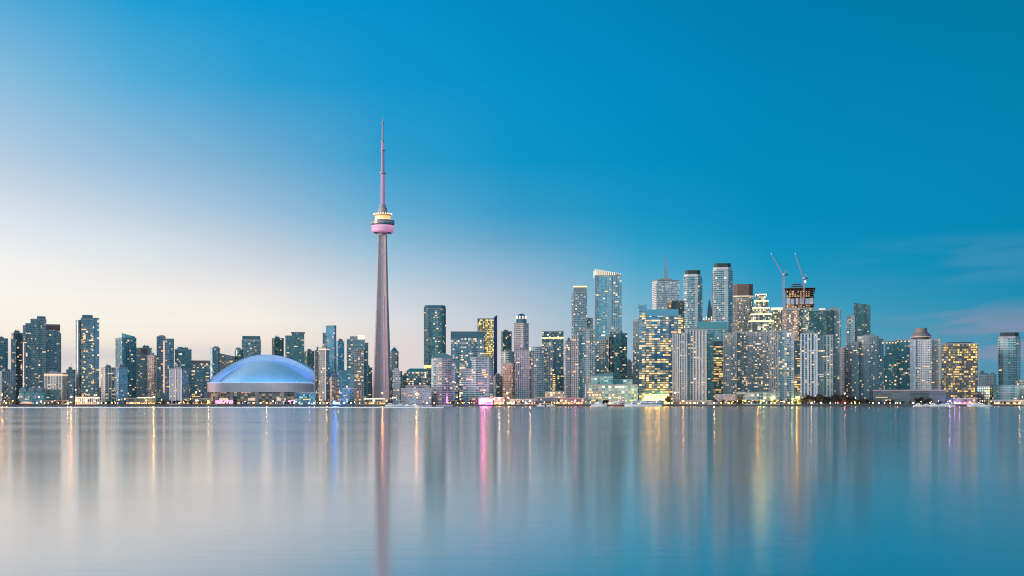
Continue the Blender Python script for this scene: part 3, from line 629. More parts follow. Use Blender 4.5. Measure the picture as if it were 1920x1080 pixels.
b = MB(); b.prism(grow(k['poly'], -3), k['H'], lambda p: k['H'] + 12 - 9 * (p[0] - x0) / (x1 - x0), 0); b.build('crown_core', principled('crown_core_panel', (.40, .33, .22), .5), r)
b = MB(); p = k['poly'][0]; b.box(p[0] + .6, p[1] - .5, 3, 1.8, .8, k['H'] - 4); b.build('facade_rib', M_EDGE, r)
B('apartment_tower', 'stepped tower of beige bays and dark glass before the slatted-crowned tower', 'the stepped bay tower', 1140, 1176, 625, 2180, 'green', sp=0.3, dep=34, wins=16, kinds=('warm', 'white'), glass=(0.014, 0.095, 0.123), tiers=[T(1122.5, 1135, 638, dy=-3, style='beige', wins=8), T(1133, 1142, 632, dy=-1, style='beige', wins=5), T(1144, 1164, 622, dy=6, wins=0)])
B('office_block', 'low square block of grey glass beside the glowing office', 'the low grey glass block', 1172, 1186, 679, 2400, 'grey', sp=0.18, wins=2)
r, K = B('conference_hall', 'low green glass hall with tall lit bays on the quay', 'the green glass hall', 1096.5, 1196, 722, 2030, 'shop', dep=40, wins=26, kinds=('yellow', 'warm', 'white'), pent='none', wall=(.40, .42, .38), glass=(0.057, 0.304, 0.304), lit=.55, a=(1, .74, .30), b=(.95, .95, .75), es=1.0, bw=5,
         tiers=[T(1107, 1150, 706, dy=10, style='green', wins=6, lit=.2), T(1150, 1186, 712, dy=14, style='green', wins=3, lit=.15)])
b = MB(); k = K[0]
for q in (0.0, .985): b.box(k['poly'][0][0] + (k['poly'][1][0] - k['poly'][0][0]) * q + .8, k['poly'][0][1] - .5, .2, 2, 1.2, k['H'] + 1)
b.build('corner_rib', M_EDGE, r)
b = MB(); k = K[1]; b.prism([(p[0], p[1]) for p in grow(k['poly'], .2)], k['H'] + 1.2, lambda p: k['H'] + 2 + (5 if p[0] > k['c'][0] else 0), 0); b.build('slanted_roof', M_GLASSY, r)

# ================================================================== the financial district
B('office_tower', 'slim nearly black slab west of the glowing office', 'the black slab', 1187, 1201, 602, 2560, 'dark', sp=-0.2, dep=28, wins=6, edge=None)
r, K = B('office_tower', 'glowing blue office with rows of gold floors under a plain glass top', 'the glowing office', 1211, 1272, 592, 2180, 'lit', dep=44, wins=34, kinds=('yellow', 'warm', 'white'), pent='none',
         tiers=[T(1198, 1213, 574, dy=5, style='lit', slope=-4, wins=10, lit=.42, wall=(.34, .34, .33)), T(1266, 1281, 590, dy=6, style='lit', wins=8)])
k = K[0]; cap(r, k, 'glass_top', principled('bright_blue_glass', (.05, .26, .40), .14, ior=1.9), PZ(580, 2180) - PZ(592, 2180), -.3)
b = MB(); x = K[1]['poly'][0][0]; yy = K[1]['poly'][0][1]; b.prism([(x, yy - 1), (x + 13, yy - 1), (x + 13, yy + 22), (x, yy + 22)], K[1]['H'] - 2, lambda p: K[1]['H'] + (3 if p[0] < x + 5 else -1), 0); b.build('glass_fin', principled('pale_blue_glass', (.12, .30, .40), .14, ior=1.9), r)
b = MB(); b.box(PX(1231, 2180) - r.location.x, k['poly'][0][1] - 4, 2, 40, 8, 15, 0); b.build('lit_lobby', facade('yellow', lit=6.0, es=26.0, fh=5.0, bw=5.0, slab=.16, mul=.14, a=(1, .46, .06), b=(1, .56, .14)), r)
r, K = B('bank_tower', 'white stone tower with two thin masts on its flat roof', 'the white masted tower', 1222.5, 1274, 525, 2780, 'stone', sp=.16, dep=40, wins=10, kinds=('warm',), pent='none', wall=(.70, .71, .73), edge=None, lit=.20)
k = K[0]
for xp, yp in ((1247.2, 478), (1251, 486)):
    b = MB(); zt = PZ(yp, 2800) - G; b.lathe([(1.5, k['H']), (1.3, k['H'] + (zt - k['H']) * .5), (.7, k['H'] + (zt - k['H']) * .52), (.4, zt), (.001, zt + .5)], PX(xp, 2790) - r.location.x, 22, 8); b.build('mast', principled('mast_grey_red', (.30, .24, .26), .5), r)
b = MB(); b.box(PX(1249, 2790) - r.location.x, 22, k['H'], 26, 16, 5); b.build('penthouse', M_EDGE2, r)
B('office_tower', 'black office shoulder standing between the glowing office and the western banded tower', 'the black office shoulder', 1251, 1282, 564, 2480, 'brown', sp=0.26, dep=36, wins=6, kinds=('warm',), lit=.12, glass=(0.014, 0.038, 0.046), pent='none')
for nm, x0, x1, tp, lab, sh in (('w', 1281.5, 1316, 519, 'white banded twin tower with a dark cap beside the glowing office', 'the western banded twin'), ('e', 1336.5, 1373, 506, 'taller white banded twin tower with a dark cap beside the spired crown', 'the taller banded twin')):
    r, K = B('apartment_tower', lab, sh, x0, x1, tp, 2480, 'condo', shape='cham', dep=34, edge=(.9, 1.3), wins=18, kinds=('white', 'cool', 'warm'), pent='none', wall=(.66, .70, .74), glass=(.02, .15, .21), bw=3.4, fh=4.0, slab=.04, mul=.06)
    k = K[0]; cap(r, k, 'upper_storey', M_EDGE, 5.2, .6); cap(r, k, 'dark_cap', M_DARK, 7.6, 2.6, k['H'] + 5.2)
r, K = B('office_tower', 'pale stone tower with a thin steep spire between the two banded twins', 'the spired tower', 1317, 1337, 601, 2600, 'pink', dep=30, wins=4, lit=.3, pent='none', wall=(.50, .44, .42))
k = K[0]; b = MB(); cx, cy = PX(1330, 2620) - r.location.x, k['c'][1]
b.prism(rect(cx, cy, 12, 12), k['H'], k['H'] + 22, 0, top=rect(cx, cy, 8.5, 8.5)); b.prism(rect(cx, cy, 8.5, 8.5), k['H'] + 22, PZ(562, 2620) - G, 0, top=rect(cx - 1, cy, 1.6, 1.6)); b.build('spire_crown', principled('slate_crown', (.05, .10, .14), .4), r)
b = MB(); zt = PZ(540, 2620) - G; b.lathe([(.9, PZ(562, 2620) - G - 1), (.5, zt - 10), (.001, zt)], cx - 1, cy, 8); b.build('spire', M_STEEL, r)
b = MB()
for i in range(4): b.box(k['poly'][0][0] + 3 + i * 5, k['poly'][0][1] + 1, k['H'] + 1.1, 2, 2, 4 + (i % 2) * 3)
b.build('battlement_rim', glow('glow_pale_crown', (1, .86, .66), .85), r)
r, K = B('office_tower', 'stone tower with a rounded rust brown top storey', 'the brown-topped tower', 1374.5, 1412, 554, 2700, 'grey', shape='cham', dep=38, wins=14, kinds=('white', 'warm'), pent='none', lit=.25, wall=(.38, .36, .35))
k = K[0]; cap(r, k, 'top_storey', principled('rust_cladding', (.17, .105, .095), .6, vary=.3, vscale=.6), PZ(532.5, 2700) - PZ(554, 2700), .2); band(r, k, 'lit_band', G_WARM, k['H'] - 2, k['H'] - .6, .25)
# stepped pyramid, lit on every terrace
r, K = B('office_tower', 'stepped cream tower like a ziggurat with every terrace lit', 'the lit ziggurat tower', 1404, 1450, 601, 2560, 'yellow', sp=0, dep=46, wins=10, kinds=('yellow', 'white'), pent='none', lit=.62, wall=(.46, .42, .34), a=(1, .80, .42), b=(1, .92, .7),
         tiers=[T(1408, 1447, 588, dy=3, wins=5), T(1411, 1443, 576, dy=6, wins=5), T(1414.5, 1440, 563, dy=9, wins=4), T(1416.5, 1437, 551, dy=12, wins=3)])
for k in K: band(r, k, 'lit_band', glow('glow_ivory', (.96, .92, .30), 4.6), k['H'] - 1.8, k['H'] - .3, .35)
r, K = B('office_block', 'flat-topped office with a lemon lit roof line behind the ziggurat', 'the lemon-lined office', 1446, 1468, 578, 2640, 'yellow', dep=30, wins=8, pent='none', lit=.55, a=(1, .86, .35), b=(1, .9, .6))
band(r, K[0], 'lit_band', glow('glow_lemon', (1, .90, .48), 1.3), K[0]['H'] - 3, K[0]['H'] + 1.3, .4)
r, K = B('apartment_tower', 'lower of the white column-fronted slabs beside the glowing office', 'the white columned slab', 1261.5, 1287, 626, 2060, 'white', dep=26, wins=10, kinds=('white', 'warm'), bw=4.4, mul=.42, wall=(.52, .49, .48), pent='none', tiers=[T(1288, 1324, 619, dy=1, wins=14, pent='auto', name='wing')])
for k in K:
    b = MB(); nn = 6
    for i in range(nn + 1):
        p = Vector(k['poly'][0]).lerp(Vector(k['poly'][1]), i / nn); b.box(p.x, p.y - .7, 2, 1.3, 1.2, k['H'] - 2)
    b.build('facade_rib', M_EDGE, r)
r, K = B('office_tower', 'turquoise glass office with gold floors between the column slabs and the long beige condominium', 'the turquoise office', 1306, 1365, 618, 2300, 'teal', dep=40, wins=10, kinds=('white', 'warm'), pent='none', glass=(0.014, 0.171, 0.190), tiers=[T(1324, 1338, 626, dy=-90, style='green', wins=8, glass=(0.011, 0.190, 0.190)), T(1337, 1356, 640, dy=-80, style='lit', wins=16, lit=.5, wall=(.14, .13, .12), glass=(0.023, 0.076, 0.095))])
k = K[0]; cap(r, k, 'roof_storey', M_TEALROOF, PZ(603, 2300) - PZ(618, 2300), .4)
r, K = B('apartment_block', 'long beige gridded condominium complex with scattered orange flats', 'the long beige condominium', 1380, 1441, 623, 2120, 'beige', dep=36, wins=50, kinds=('warm', 'warm', 'white'), wall=(.34, .30, .29), lit=.16,
         tiers=[T(1355.5, 1382, 625, dy=-5, style='white', wins=12, wall=(.38, .37, .39), dep=32), T(1439, 1459, 622, dy=-5, style='white', wins=12, wall=(.46, .41, .41), dep=32), T(1458, 1489, 621, dy=-2, style='condo', wins=12, wall=(.44, .48, .52), pent='auto', dep=32), T(1489, 1503, 640, dy=10, style='lit', wins=10, lit=.35, wall=(.2, .2, .22), dep=30)], pent='none')
k = K[3]; b = MB(); p = k['poly'][0]; b.box(p[0] + .5, p[1] - .8, 2, 2, 1.2, k['H'] - 2); b.build('facade_rib', M_WHITE, r)
B('apartment_block', 'low terraced white block with sloping dormers before the long beige condominium', 'the terraced white block', 1379, 1461, 736, 2035, 'condo', sp=0.22, dep=26, wins=14, kinds=('white', 'yellow', 'warm'), pent='none', wall=(.50, .54, .54), fh=4.2, bw=5)
B('pavilion', 'blank brown podium west of the terraced white block', 'the blank brown podium', 1340, 1379, 740, 2040, 'pink', dep=26, wins=0, lit=0, wall=(.36, .30, .29), glass=(.28, .24, .23), pent='none', edge=None)

# tower under construction: bare floor plates over a finished glass base
x0, x1, Y = 1474, 1526, 2420
r, K = B('construction_site', 'unfinished tower with bare lit floor plates above a glazed base', 'the unfinished tower', x0, x1, 578, Y, 'green', dep=38, wins=22, kinds=('warm', 'white'), pent='none', edge=(.4, .5), lit=.26, a=(1, .52, .22), tiers=[T(1476, 1497, 580, dy=-2, style='pink', wins=26, wall=(.26, .17, .15), lit=.62, es=1.9, a=(1, .44, .14), b=(1, .60, .28)), T(1467, 1475, 580, dy=4, style='pink', wins=4)])
k = K[0]
P0, P1 = Vector(grow(k['poly'], -.6)[0]), Vector(grow(k['poly'], -.6)[1])
RAW = principled('raw_concrete', (.16, .115, .10), .85, vary=.3)
for i in range(6):
    q, q2 = P0.lerp(P1, (i + .06) / 6), P0.lerp(P1, (i + .90) / 6); zt = PZ(557.5 + (i * 5 % 3), Y) - G; b = MB()
    b.box((q.x + q2.x) / 2, q.y, PZ(571, Y) - G, q2.x - q.x, .3, zt - PZ(571, Y) + G); b.build('wrap_sheet', principled('white_wrap_%d' % (i % 3), ((.66, .58, .64), (.52, .50, .62), (.72, .60, .60))[i % 3], .7), r)
b = MB(); b.box(k['c'][0], k['c'][1], k['H'] - 1, k['wx'] * .5, k['wy'] * .5, PZ(545, Y) - G - k['H']); b.build('lift_core', RAW, r)
for yp, g in ((577, .8), (574, .3), (571.2, .9), (556.5, .6), (552.5, .2), (548.5, .9), (544.5, 1.6), (540.5, 2.6)):
    b = MB(); b.prism(grow(k['poly'], g), PZ(yp, Y) - G, PZ(yp, Y) - G + .7, 0, bottom=True); b.build('floor_plate', RAW, r)
for px in range(8):
    q = P0.lerp(P1, px / 7); b = MB(); b.box(q.x, q.y + .6, PZ(578, Y) - G, .8, .8, PZ(540.6, Y) - PZ(578, Y)); b.build('column', RAW, r)
for xa, xb, yp in ((1487, 1509, 536), (1490, 1506, 532)):
    b = MB(); b.box(PX((xa + xb) / 2, Y) - r.location.x, k['c'][1], PZ(yp, Y) - G, PX(xb, Y) - PX(xa, Y), 16, .7); b.build('floor_plate', RAW, r)
for xp in (1488, 1494, 1501, 1507):
    b = MB(); b.box(PX(xp, Y) - r.location.x, k['c'][1] - 6, PZ(540, Y) - G, .9, .9, PZ(531 - (xp % 3), Y) - PZ(540, Y)); b.build('column', RAW, r)
for i in range(10):
    for yp in (554.4, 550.4, 546.5, 575.5, 572.6):
        if rng.random() < .72: add_window(r, rng.choice(('warm', 'dim', 'warm')), (k['poly'][0][0] + 3 + i * 5.0, k['poly'][0][1] + (3.5 if yp < 560 else .5)), (0, -1), PZ(yp, Y) - G, rng.uniform(2, 4.8), 2.2)
for i in range(14): add_window(r, 'warm', (k['poly'][0][0] + 2 + rng.random() * (k['wx'] - 4), k['poly'][0][1] - .5), (0, -1), PZ(rng.choice((574, 570)), Y) - G, 3.0, 2.2)

r, K = B('apartment_tower', 'broad dark green glass tower with pale stripes east of the unfinished tower', 'the broad green tower', 1517, 1556, 582, 2330, 'green', dep=40, wins=18, kinds=('white', 'cool'), pent='none', glass=(.006, .050, .060), wall=(.05, .10, .11), lit=.03, tiers=[T(1554, 1577, 580, dy=2, style='green', wins=10, wall=(.24, .32, .34), pent='auto')])
b = MB(); k = K[0]; b.box(PX(1544, 2340) - r.location.x, k['c'][1], k['H'], 9, 9, 5); b.build('roof_lantern', glow('glow_salmon', (1, .50, .42), .9), r)
b = MB(); k = K[1]
for q in (.1, .5, .9):
    p = Vector(k['poly'][0]).lerp(Vector(k['poly'][1]), q); b.box(p.x, p.y - .5, 2, 1, .8, k['H'] - 2)
b.build('facade_rib', M_EDGE, r)
r, K = B('apartment_tower', 'grey finned condominium with an amber roof light before the broad green tower', 'the finned grey condominium', 1501.5, 1532, 626, 2090, 'grey', dep=30, wins=10, kinds=('warm', 'white', 'cool'), bw=5, mul=.4, slab=.12, wall=(.42, .46, .52), glass=(0.014, 0.067, 0.104), tiers=[T(1531, 1562, 629, dy=2, style='grey', wins=16, wall=(.34, .42, .46), glass=(0.014, 0.085, 0.114))])
b = MB(); k = K[0]
for q in (.02, .45, .62, .98):
    p = Vector(k['poly'][0]).lerp(Vector(k['poly'][1]), q); b.box(p.x, p.y - .8, 2, 2.2, 1.3, k['H'] - 2)
b.build('facade_rib', M_EDGE, r)
b = MB(); k = K[0]; b.box(PX(1522, 2088) - r.location.x, k['poly'][0][1] - .6, k['H'] - 8, 7, .8, 1.6); b.build('roof_light', G_ORANGE, r)
r, K = B('office_tower', 'dark glass tower with a sloping roof and a stepped pale west side', 'the sloping-roofed tower', 1601, 1632, 567.5, 2520, 'green', dep=36, wins=14, kinds=('white', 'cool'), slope=6, pent='none', lit=.02, glass=(0.009, 0.085, 0.104), tiers=[T(1588, 1603, 592, dy=4, style='condo', wins=5), T(1586, 1590, 600, dy=8, style='pink', wins=2)])
B('apartment_block', 'narrow dim block between the broad green tower and the grey flats', 'the narrow dim block', 1576, 1600, 652, 2240, 'grey', sp=0.3, wins=8, kinds=('white', 'cool'))
r, K = B('apartment_tower', 'wide grey flats with a pale rounded roof rim', 'the wide grey flats', 1608, 1648, 631, 2150, 'grey', sp=0, dep=34, shape='bow', wins=18, kinds=('warm', 'white', 'cool'), wall=(.34, .36, .38), tiers=[T(1597, 1610, 642, dy=4, wins=6), T(1646, 1657, 636, dy=6, style='dark', wins=4)])
r, K = B('apartment_tower', 'bright teal flats with a row of white roof lights', 'the bright teal flats', 1680, 1707, 637, 2200, 'green', dep=32, wins=16, kinds=('warm', 'white', 'cool'), glass=(0.014, 0.162, 0.171), pent='none', tiers=[T(1656, 1682, 668, dy=-8, wins=14, glass=(0.014, 0.171, 0.190)), T(1660, 1682, 640, dy=4, wins=5)])
for k in (K[0], K[2]):
    for i in range(4): p = Vector(k['poly'][0]).lerp(Vector(k['poly'][1]), (i + .5) / 4); add_window(r, 'white', (p.x, p.y - .3), (0, -1), k['H'] - 2.5, 3, 2.4)
r, K = B('hotel_tower', 'pale gridded hotel with a dark round drum on its roof', 'the drum-topped hotel', 1716, 1746, 637, 2150, 'white', dep=34, wins=8, kinds=('white', 'warm'), pent='none', wall=(.66, .58, .57), slab=.42, mul=.3, fh=2.9, bw=2.8, tiers=[T(1706, 1717, 637, dy=3, style='stone', wins=0, lit=0, wall=(.40, .43, .46), glass=(.36, .39, .42)), T(1745, 1763, 636, dy=4, style='teal', wins=2, glass=(0.034, 0.171, 0.190))])
k = K[0]; cx = PX(1727.5, 2165) - r.location.x; b = MB(); b.lathe([(12, 0), (12, 1.6), (16.2, 3.4), (16.6, 5.5), (14.2, 9.6), (10.4, 12), (9.4, 19), (9, 19.4), (.01, 19.6)], cx, k['c'][1], 32); o = b.build('roof_drum', principled('drum_stone', (.21, .175, .165), .6, vary=.2, vscale=.2), r); o.location.z = k['H'] + .5
b = MB(); b.lathe([(16.75, 0), (16.75, 1)], cx, k['c'][1], 32); o2 = b.build('lit_rim', glow('glow_dim_warm', (1, .6, .4), .35), o); o2.location.z = 4.0
r, K = B('office_block', 'dark brown office full of gold lights under a low hipped roof', 'the gold-lit brown office', 1766.5, 1832.5, 645, 2120, 'brown', dep=46, wins=40, kinds=('yellow', 'yellow', 'warm'), pent='none')
b = MB(); k = K[0]; b.prism(grow(k['poly'], .4), k['H'], k['H'] + 3.6, 0, top=grow(k['poly'], -11)); b.build('hipped_roof', principled('slate_roof', (.09, .085, .095), .7), r)
B('office_block', 'small grey block with four square windows seen over the black warehouse', 'the small grey block', 1836, 1852, 701, 2600, 'stone', sp=0.18, wins=3, kinds=('white',), lit=0)
B('office_block', 'narrow pale block beside the small grey one over the black warehouse', 'the narrow pale block', 1852.5, 1868, 703, 2560, 'grey', sp=-.35, wins=2, kinds=('white',), lit=.02, wall=(.5, .5, .52))
B('warehouse', 'black low warehouse with two gold lit floors', 'the black warehouse', 1832.5, 1861, 725, 2080, 'brown', sp=-0.2, dep=30, wins=8, kinds=('yellow',), pent='none', lit=.2, wall=(.02, .025, .04), glass=(0.011, 0.023, 0.038))
r, K = B('apartment_tower', 'banded teal tower with a dark roof cap at the eastern end', 'the banded eastern tower', 1873, 1912, 634, 2160, 'condo', dep=36, shape='cham', edge=(.9, 1.2), wins=6, kinds=('white',), pent='none', wall=(.54, .64, .66), glass=(.015, .14, .155), lit=.01, fh=3.9, tiers=[T(1860, 1914, 723, dy=-30, wins=5, dep=40, style='condo')])
k = K[0]; cap(r, k, 'upper_storey', M_EDGE2, 3.2, .5); cap(r, k, 'dark_cap', M_DARK, PZ(623, 2160) - PZ(634, 2160) - 3.2, 2.2, k['H'] + 3.2)
B('apartment_block', 'teal block cut by the eastern edge of the picture', 'the edge teal block', 1912.5, 1945, 713, 2100, 'teal', sp=0.26, wins=4)
r, K = B('parking_garage', 'long blank grey garage on the quay under the teal flats', 'the long grey garage', 1638, 1771, 732, 2060, 'grey', dep=40, wins=3, kinds=('white', 'warm'), pent='none', lit=0, wall=(.07, .095, .115), glass=(.06, .08, .10), fh=4.5, bw=14, mul=.03)
band(r, K[0], 'roof_band', principled('dull_red_band', (.16, .08, .09), .6), K[0]['H'] - 1.6, K[0]['H'] - .5, .3)

# ================================================================== low buildings on the quay
r, K = B('pavilion', 'quayside complex of curved blue glass roofs', 'the curved blue glass complex', 37, 84, 734, 2040, 'blue', dep=30, wins=6, kinds=('white', 'cool'), pent='none', tiers=[T(66, 114, 731, dy=10, style='green', wins=5, dep=26)], lit=.04)
for i, (xa, xb) in enumerate(((38, 52), (52, 66), (66, 80))):
    k = K[0]; b = MB(); xl, xr = PX(xa, 2040) - r.location.x, PX(xb, 2040) - r.location.x; n = 10; cx, rr = (xl + xr) / 2, (xr - xl) / 2; y0 = k['poly'][0][1] + i * 2
    pts = [(cx - rr * math.cos(math.pi * j / n), k['H'] + rr * 1.1 * math.sin(math.pi * j / n)) for j in range(n + 1)]
    b.face([(p[0], y0, p[1]) for p in pts])
    for p, q in zip(pts, pts[1:]): b.face([(p[0], y0, p[1]), (q[0], y0, q[1]), (q[0], y0 + 24, q[1]), (p[0], y0 + 24, p[1])])
    b.build('curved_roof', principled('curved_blue_glass', (.05, .14, .22), .16, ior=1.9), r)
r, K = B('pavilion', 'barrel-vaulted shed glowing orange by the water', 'the orange vaulted shed', 36, 60, 757.0, 2012, 'shop', dep=14, wins=0, pent='none', edge=None, lit=.2)
k = K[0]; b = MB(); xl, xr = k['poly'][0][0], k['poly'][1][0]; n = 12; y0 = k['poly'][0][1] - .5
pts = [(xl + (xr - xl) * j / n, k['H'] + 3.4 * math.sin(math.pi * j / n) ** .7) for j in range(n + 1)]
b.face([(p[0], y0, p[1]) for p in pts])
for p, q in zip(pts, pts[1:]): b.face([(p[0], y0, p[1]), (q[0], y0, q[1]), (q[0], y0 + 14, q[1]), (p[0], y0 + 14, p[1])])
b.build('vault', glow('glow_vault', (1, .55, .28), .65), r)
r, K = B('pavilion', 'white colonnaded pavilion lit along its cornice', 'the colonnaded pavilion', 143, 186, 745, 2025, 'shop', dep=20, wins=14, kinds=('white', 'warm'), pent='none', wall=(.6, .55, .5), a=(1, .85, .6), b=(1, .95, .85))
band(r, K[0], 'lit_cornice', G_WHITE, K[0]['H'] - 1.6, K[0]['H'] + .2, .5)
b = MB(); p, q = Vector(K[0]['poly'][0]), Vector(K[0]['poly'][1])
for i in range(13): t = p.lerp(q, i / 12); b.lathe([(.5, 0), (.45, K[0]['H'] - 1.8)], t.x, t.y - .9, 8)
b.build('column_edge', M_WHITE, r)
r, K = B('pavilion', 'low lit restaurant with a long bright canopy by the salmon slab', 'the bright-canopied restaurant', 236, 292, 747, 2028, 'shop', dep=22, wins=16, kinds=('warm', 'yellow', 'white'), pent='none')
b = MB(); b.box(PX(277, 2028) - r.location.x, K[0]['poly'][0][1] - 2, K[0]['H'] + .4, 26, 5, 1.6); b.build('lit_canopy', glow('glow_canopy', (1, .80, .36), 1.4), r)
B('pavilion', 'low dark boathouse with warm windows west of the lit colonnade', 'the dark boathouse', 84, 128, 752, 2022, 'shop', dep=18, wins=5, pent='none', lit=.14, wall=(.16, .13, .12))
B('pavilion', 'row of low shops under the western stadium wall', 'the low shops', 345, 396, 748, 2030, 'shop', dep=20, wins=10, pent='none', lit=.3, wall=(.26, .22, .2))
B('pavilion', 'turquoise lit glass pavilion at the eastern end of the stadium', 'the turquoise pavilion', 553, 592, 737, 2036, 'green', dep=20, wins=6, kinds=('cool', 'warm'), pent='none', lit=.25, a=(.4, 1, .9), b=(.6, 1, 1), es=.7)
r, K = B('ferry_terminal', 'long lavender quay terminal with shallow roof steps', 'the long quay terminal', 752, 809, 729, 2040, 'grey', dep=30, wins=5, kinds=('warm',), pent='none', lit=.05, wall=(.26, .27, .34), glass=(0.115, 0.247, 0.342), tiers=[T(760, 806, 724, dy=10, wins=0, dep=16)])
r, K = B('pavilion', 'floodlit entrance pavilion at the foot of the needle tower', 'the floodlit entrance pavilion', 683, 727, 749, 2030, 'shop', dep=20, wins=8, kinds=('white', 'yellow'), pent='none', wall=(.4, .34, .32), lit=.45)
b = MB(); b.box(PX(702, 2030) - r.location.x, K[0]['poly'][0][1] - 1, K[0]['H'] + .3, 32, 4, 1.5); b.build('lit_canopy', glow('glow_canopy_white', (1, .84, .60), 1.2), r)
r, K = B('pavilion', 'waterfront bar with a blazing pink neon front', 'the pink neon bar', 897, 924, 747, 2020, 'shop', dep=18, wins=2, pent='none', wall=(.5, .3, .4), a=(1, .5, .7), b=(1, .8, .9), lit=.5)
b = MB(); b.box(PX(910.5, 2020) - r.location.x, K[0]['poly'][0][1] - .8, K[0]['H'] - 5.4, 17, .8, 4.2); b.build('neon_sign', glow('glow_neon', (1, .12, .46), 11.0, 'NONE'), r)
b = MB(); b.box(PX(909, 2020) - r.location.x, K[0]['poly'][0][1] - 1.4, K[0]['H'] - 4.2, 8, .5, 2.0); b.build('neon_tube', glow('glow_neon_core', (1, .72, .84), 9.0, 'NONE'), r)
r, K = B('pavilion', 'golden floodlit terrace next to the pink neon bar', 'the golden terrace', 925, 945, 746, 2022, 'shop', dep=16, wins=8, kinds=('yellow', 'warm'), pent='none', lit=.8, a=(1, .72, .3), b=(1, .86, .5), es=2.0)
B('pavilion', 'low violet grey sheds west of the orange lit arcade', 'the violet grey sheds', 955, 1008, 749, 2026, 'grey', dep=18, wins=8, kinds=('warm', 'white', 'yellow'), pent='none', wall=(.24, .22, .30), lit=.1)
B('pavilion', 'low slate blue pavilion in front of the orange lit arcade', 'the slate blue pavilion', 1008, 1040, 746, 2022, 'grey', dep=14, wins=6, kinds=('white', 'yellow'), pent='none', wall=(.12, .15, .22), lit=.08)
B('pavilion', 'orange lit arcade under the yellow-banded slab', 'the orange lit arcade', 1021, 1058, 735, 2060, 'shop', dep=18, wins=12, kinds=('warm',), pent='none', lit=.7, wall=(.5, .4, .33))
B('pavilion', 'brick shopfront with red and orange lamps before the stepped beige condominium', 'the brick shopfront', 1040, 1096, 747, 2024, 'shop', dep=16, wins=14, kinds=('warm', 'yellow'), pent='none', lit=.5, wall=(.28, .15, .12), a=(1, .45, .2), b=(1, .7, .4))
B('pavilion', 'low dark restaurant under the white columned slab', 'the dark restaurant', 1262, 1338, 752, 2024, 'shop', dep=16, wins=18, kinds=('warm', 'white'), pent='none', lit=.35, wall=(.16, .14, .13))
B('pavilion', 'small red-roofed ticket hall at the eastern marina', 'the red-roofed ticket hall', 1788, 1832, 748, 2030, 'shop', dep=16, wins=10, kinds=('yellow', 'warm'), pent='none', lit=.6, wall=(.3, .14, .12))
B('pavilion', 'low café strip with amber lights at the eastern end of the quay', 'the amber café strip', 1862, 1930, 751, 2024, 'shop', dep=14, wins=9, kinds=('warm', 'yellow'), pent='none', lit=.25, wall=(.2, .2, .2))
# dim city blocks that close the gaps between the towers
fill = [(-30, 24, 722), (110, 146, 726), (176, 194, 730), (248, 262, 722), (290, 298, 728), (352, 366, 718), (386, 402, 724), (586, 600, 716), (628, 652, 714), (690, 702, 728), (744, 760, 724), (786, 812, 718), (848, 870, 706), (918, 946, 720), (988, 1000, 716), (1050, 1064, 704), (1108, 1128, 690), (1168, 1198, 704), (1276, 1292, 690), (1326, 1342, 700), (1484, 1506, 668), (1558, 1604, 700), (1600, 1616, 690), (1654, 1664, 694), (1700, 1712, 700), (1760, 1772, 714), (1826, 1876, 728), (1905, 1950, 735)]
for x0, x1, tp in fill:
    near = min(SITES, key=lambda s: abs((s[0] + s[1]) / 2 - (x0 + x1) / 2) + (0 if s[2] < 2700 else 50))[3]
    B('city_block', 'dim low city block filling the gap behind ' + near, 'the dim city block', x0, x1, tp, 2860 + rng.uniform(-60, 60), rng.choice(('grey', 'green', 'dark', 'beige')), wins=3, group='dim city blocks between the towers')
del SITES[-len(fill):]

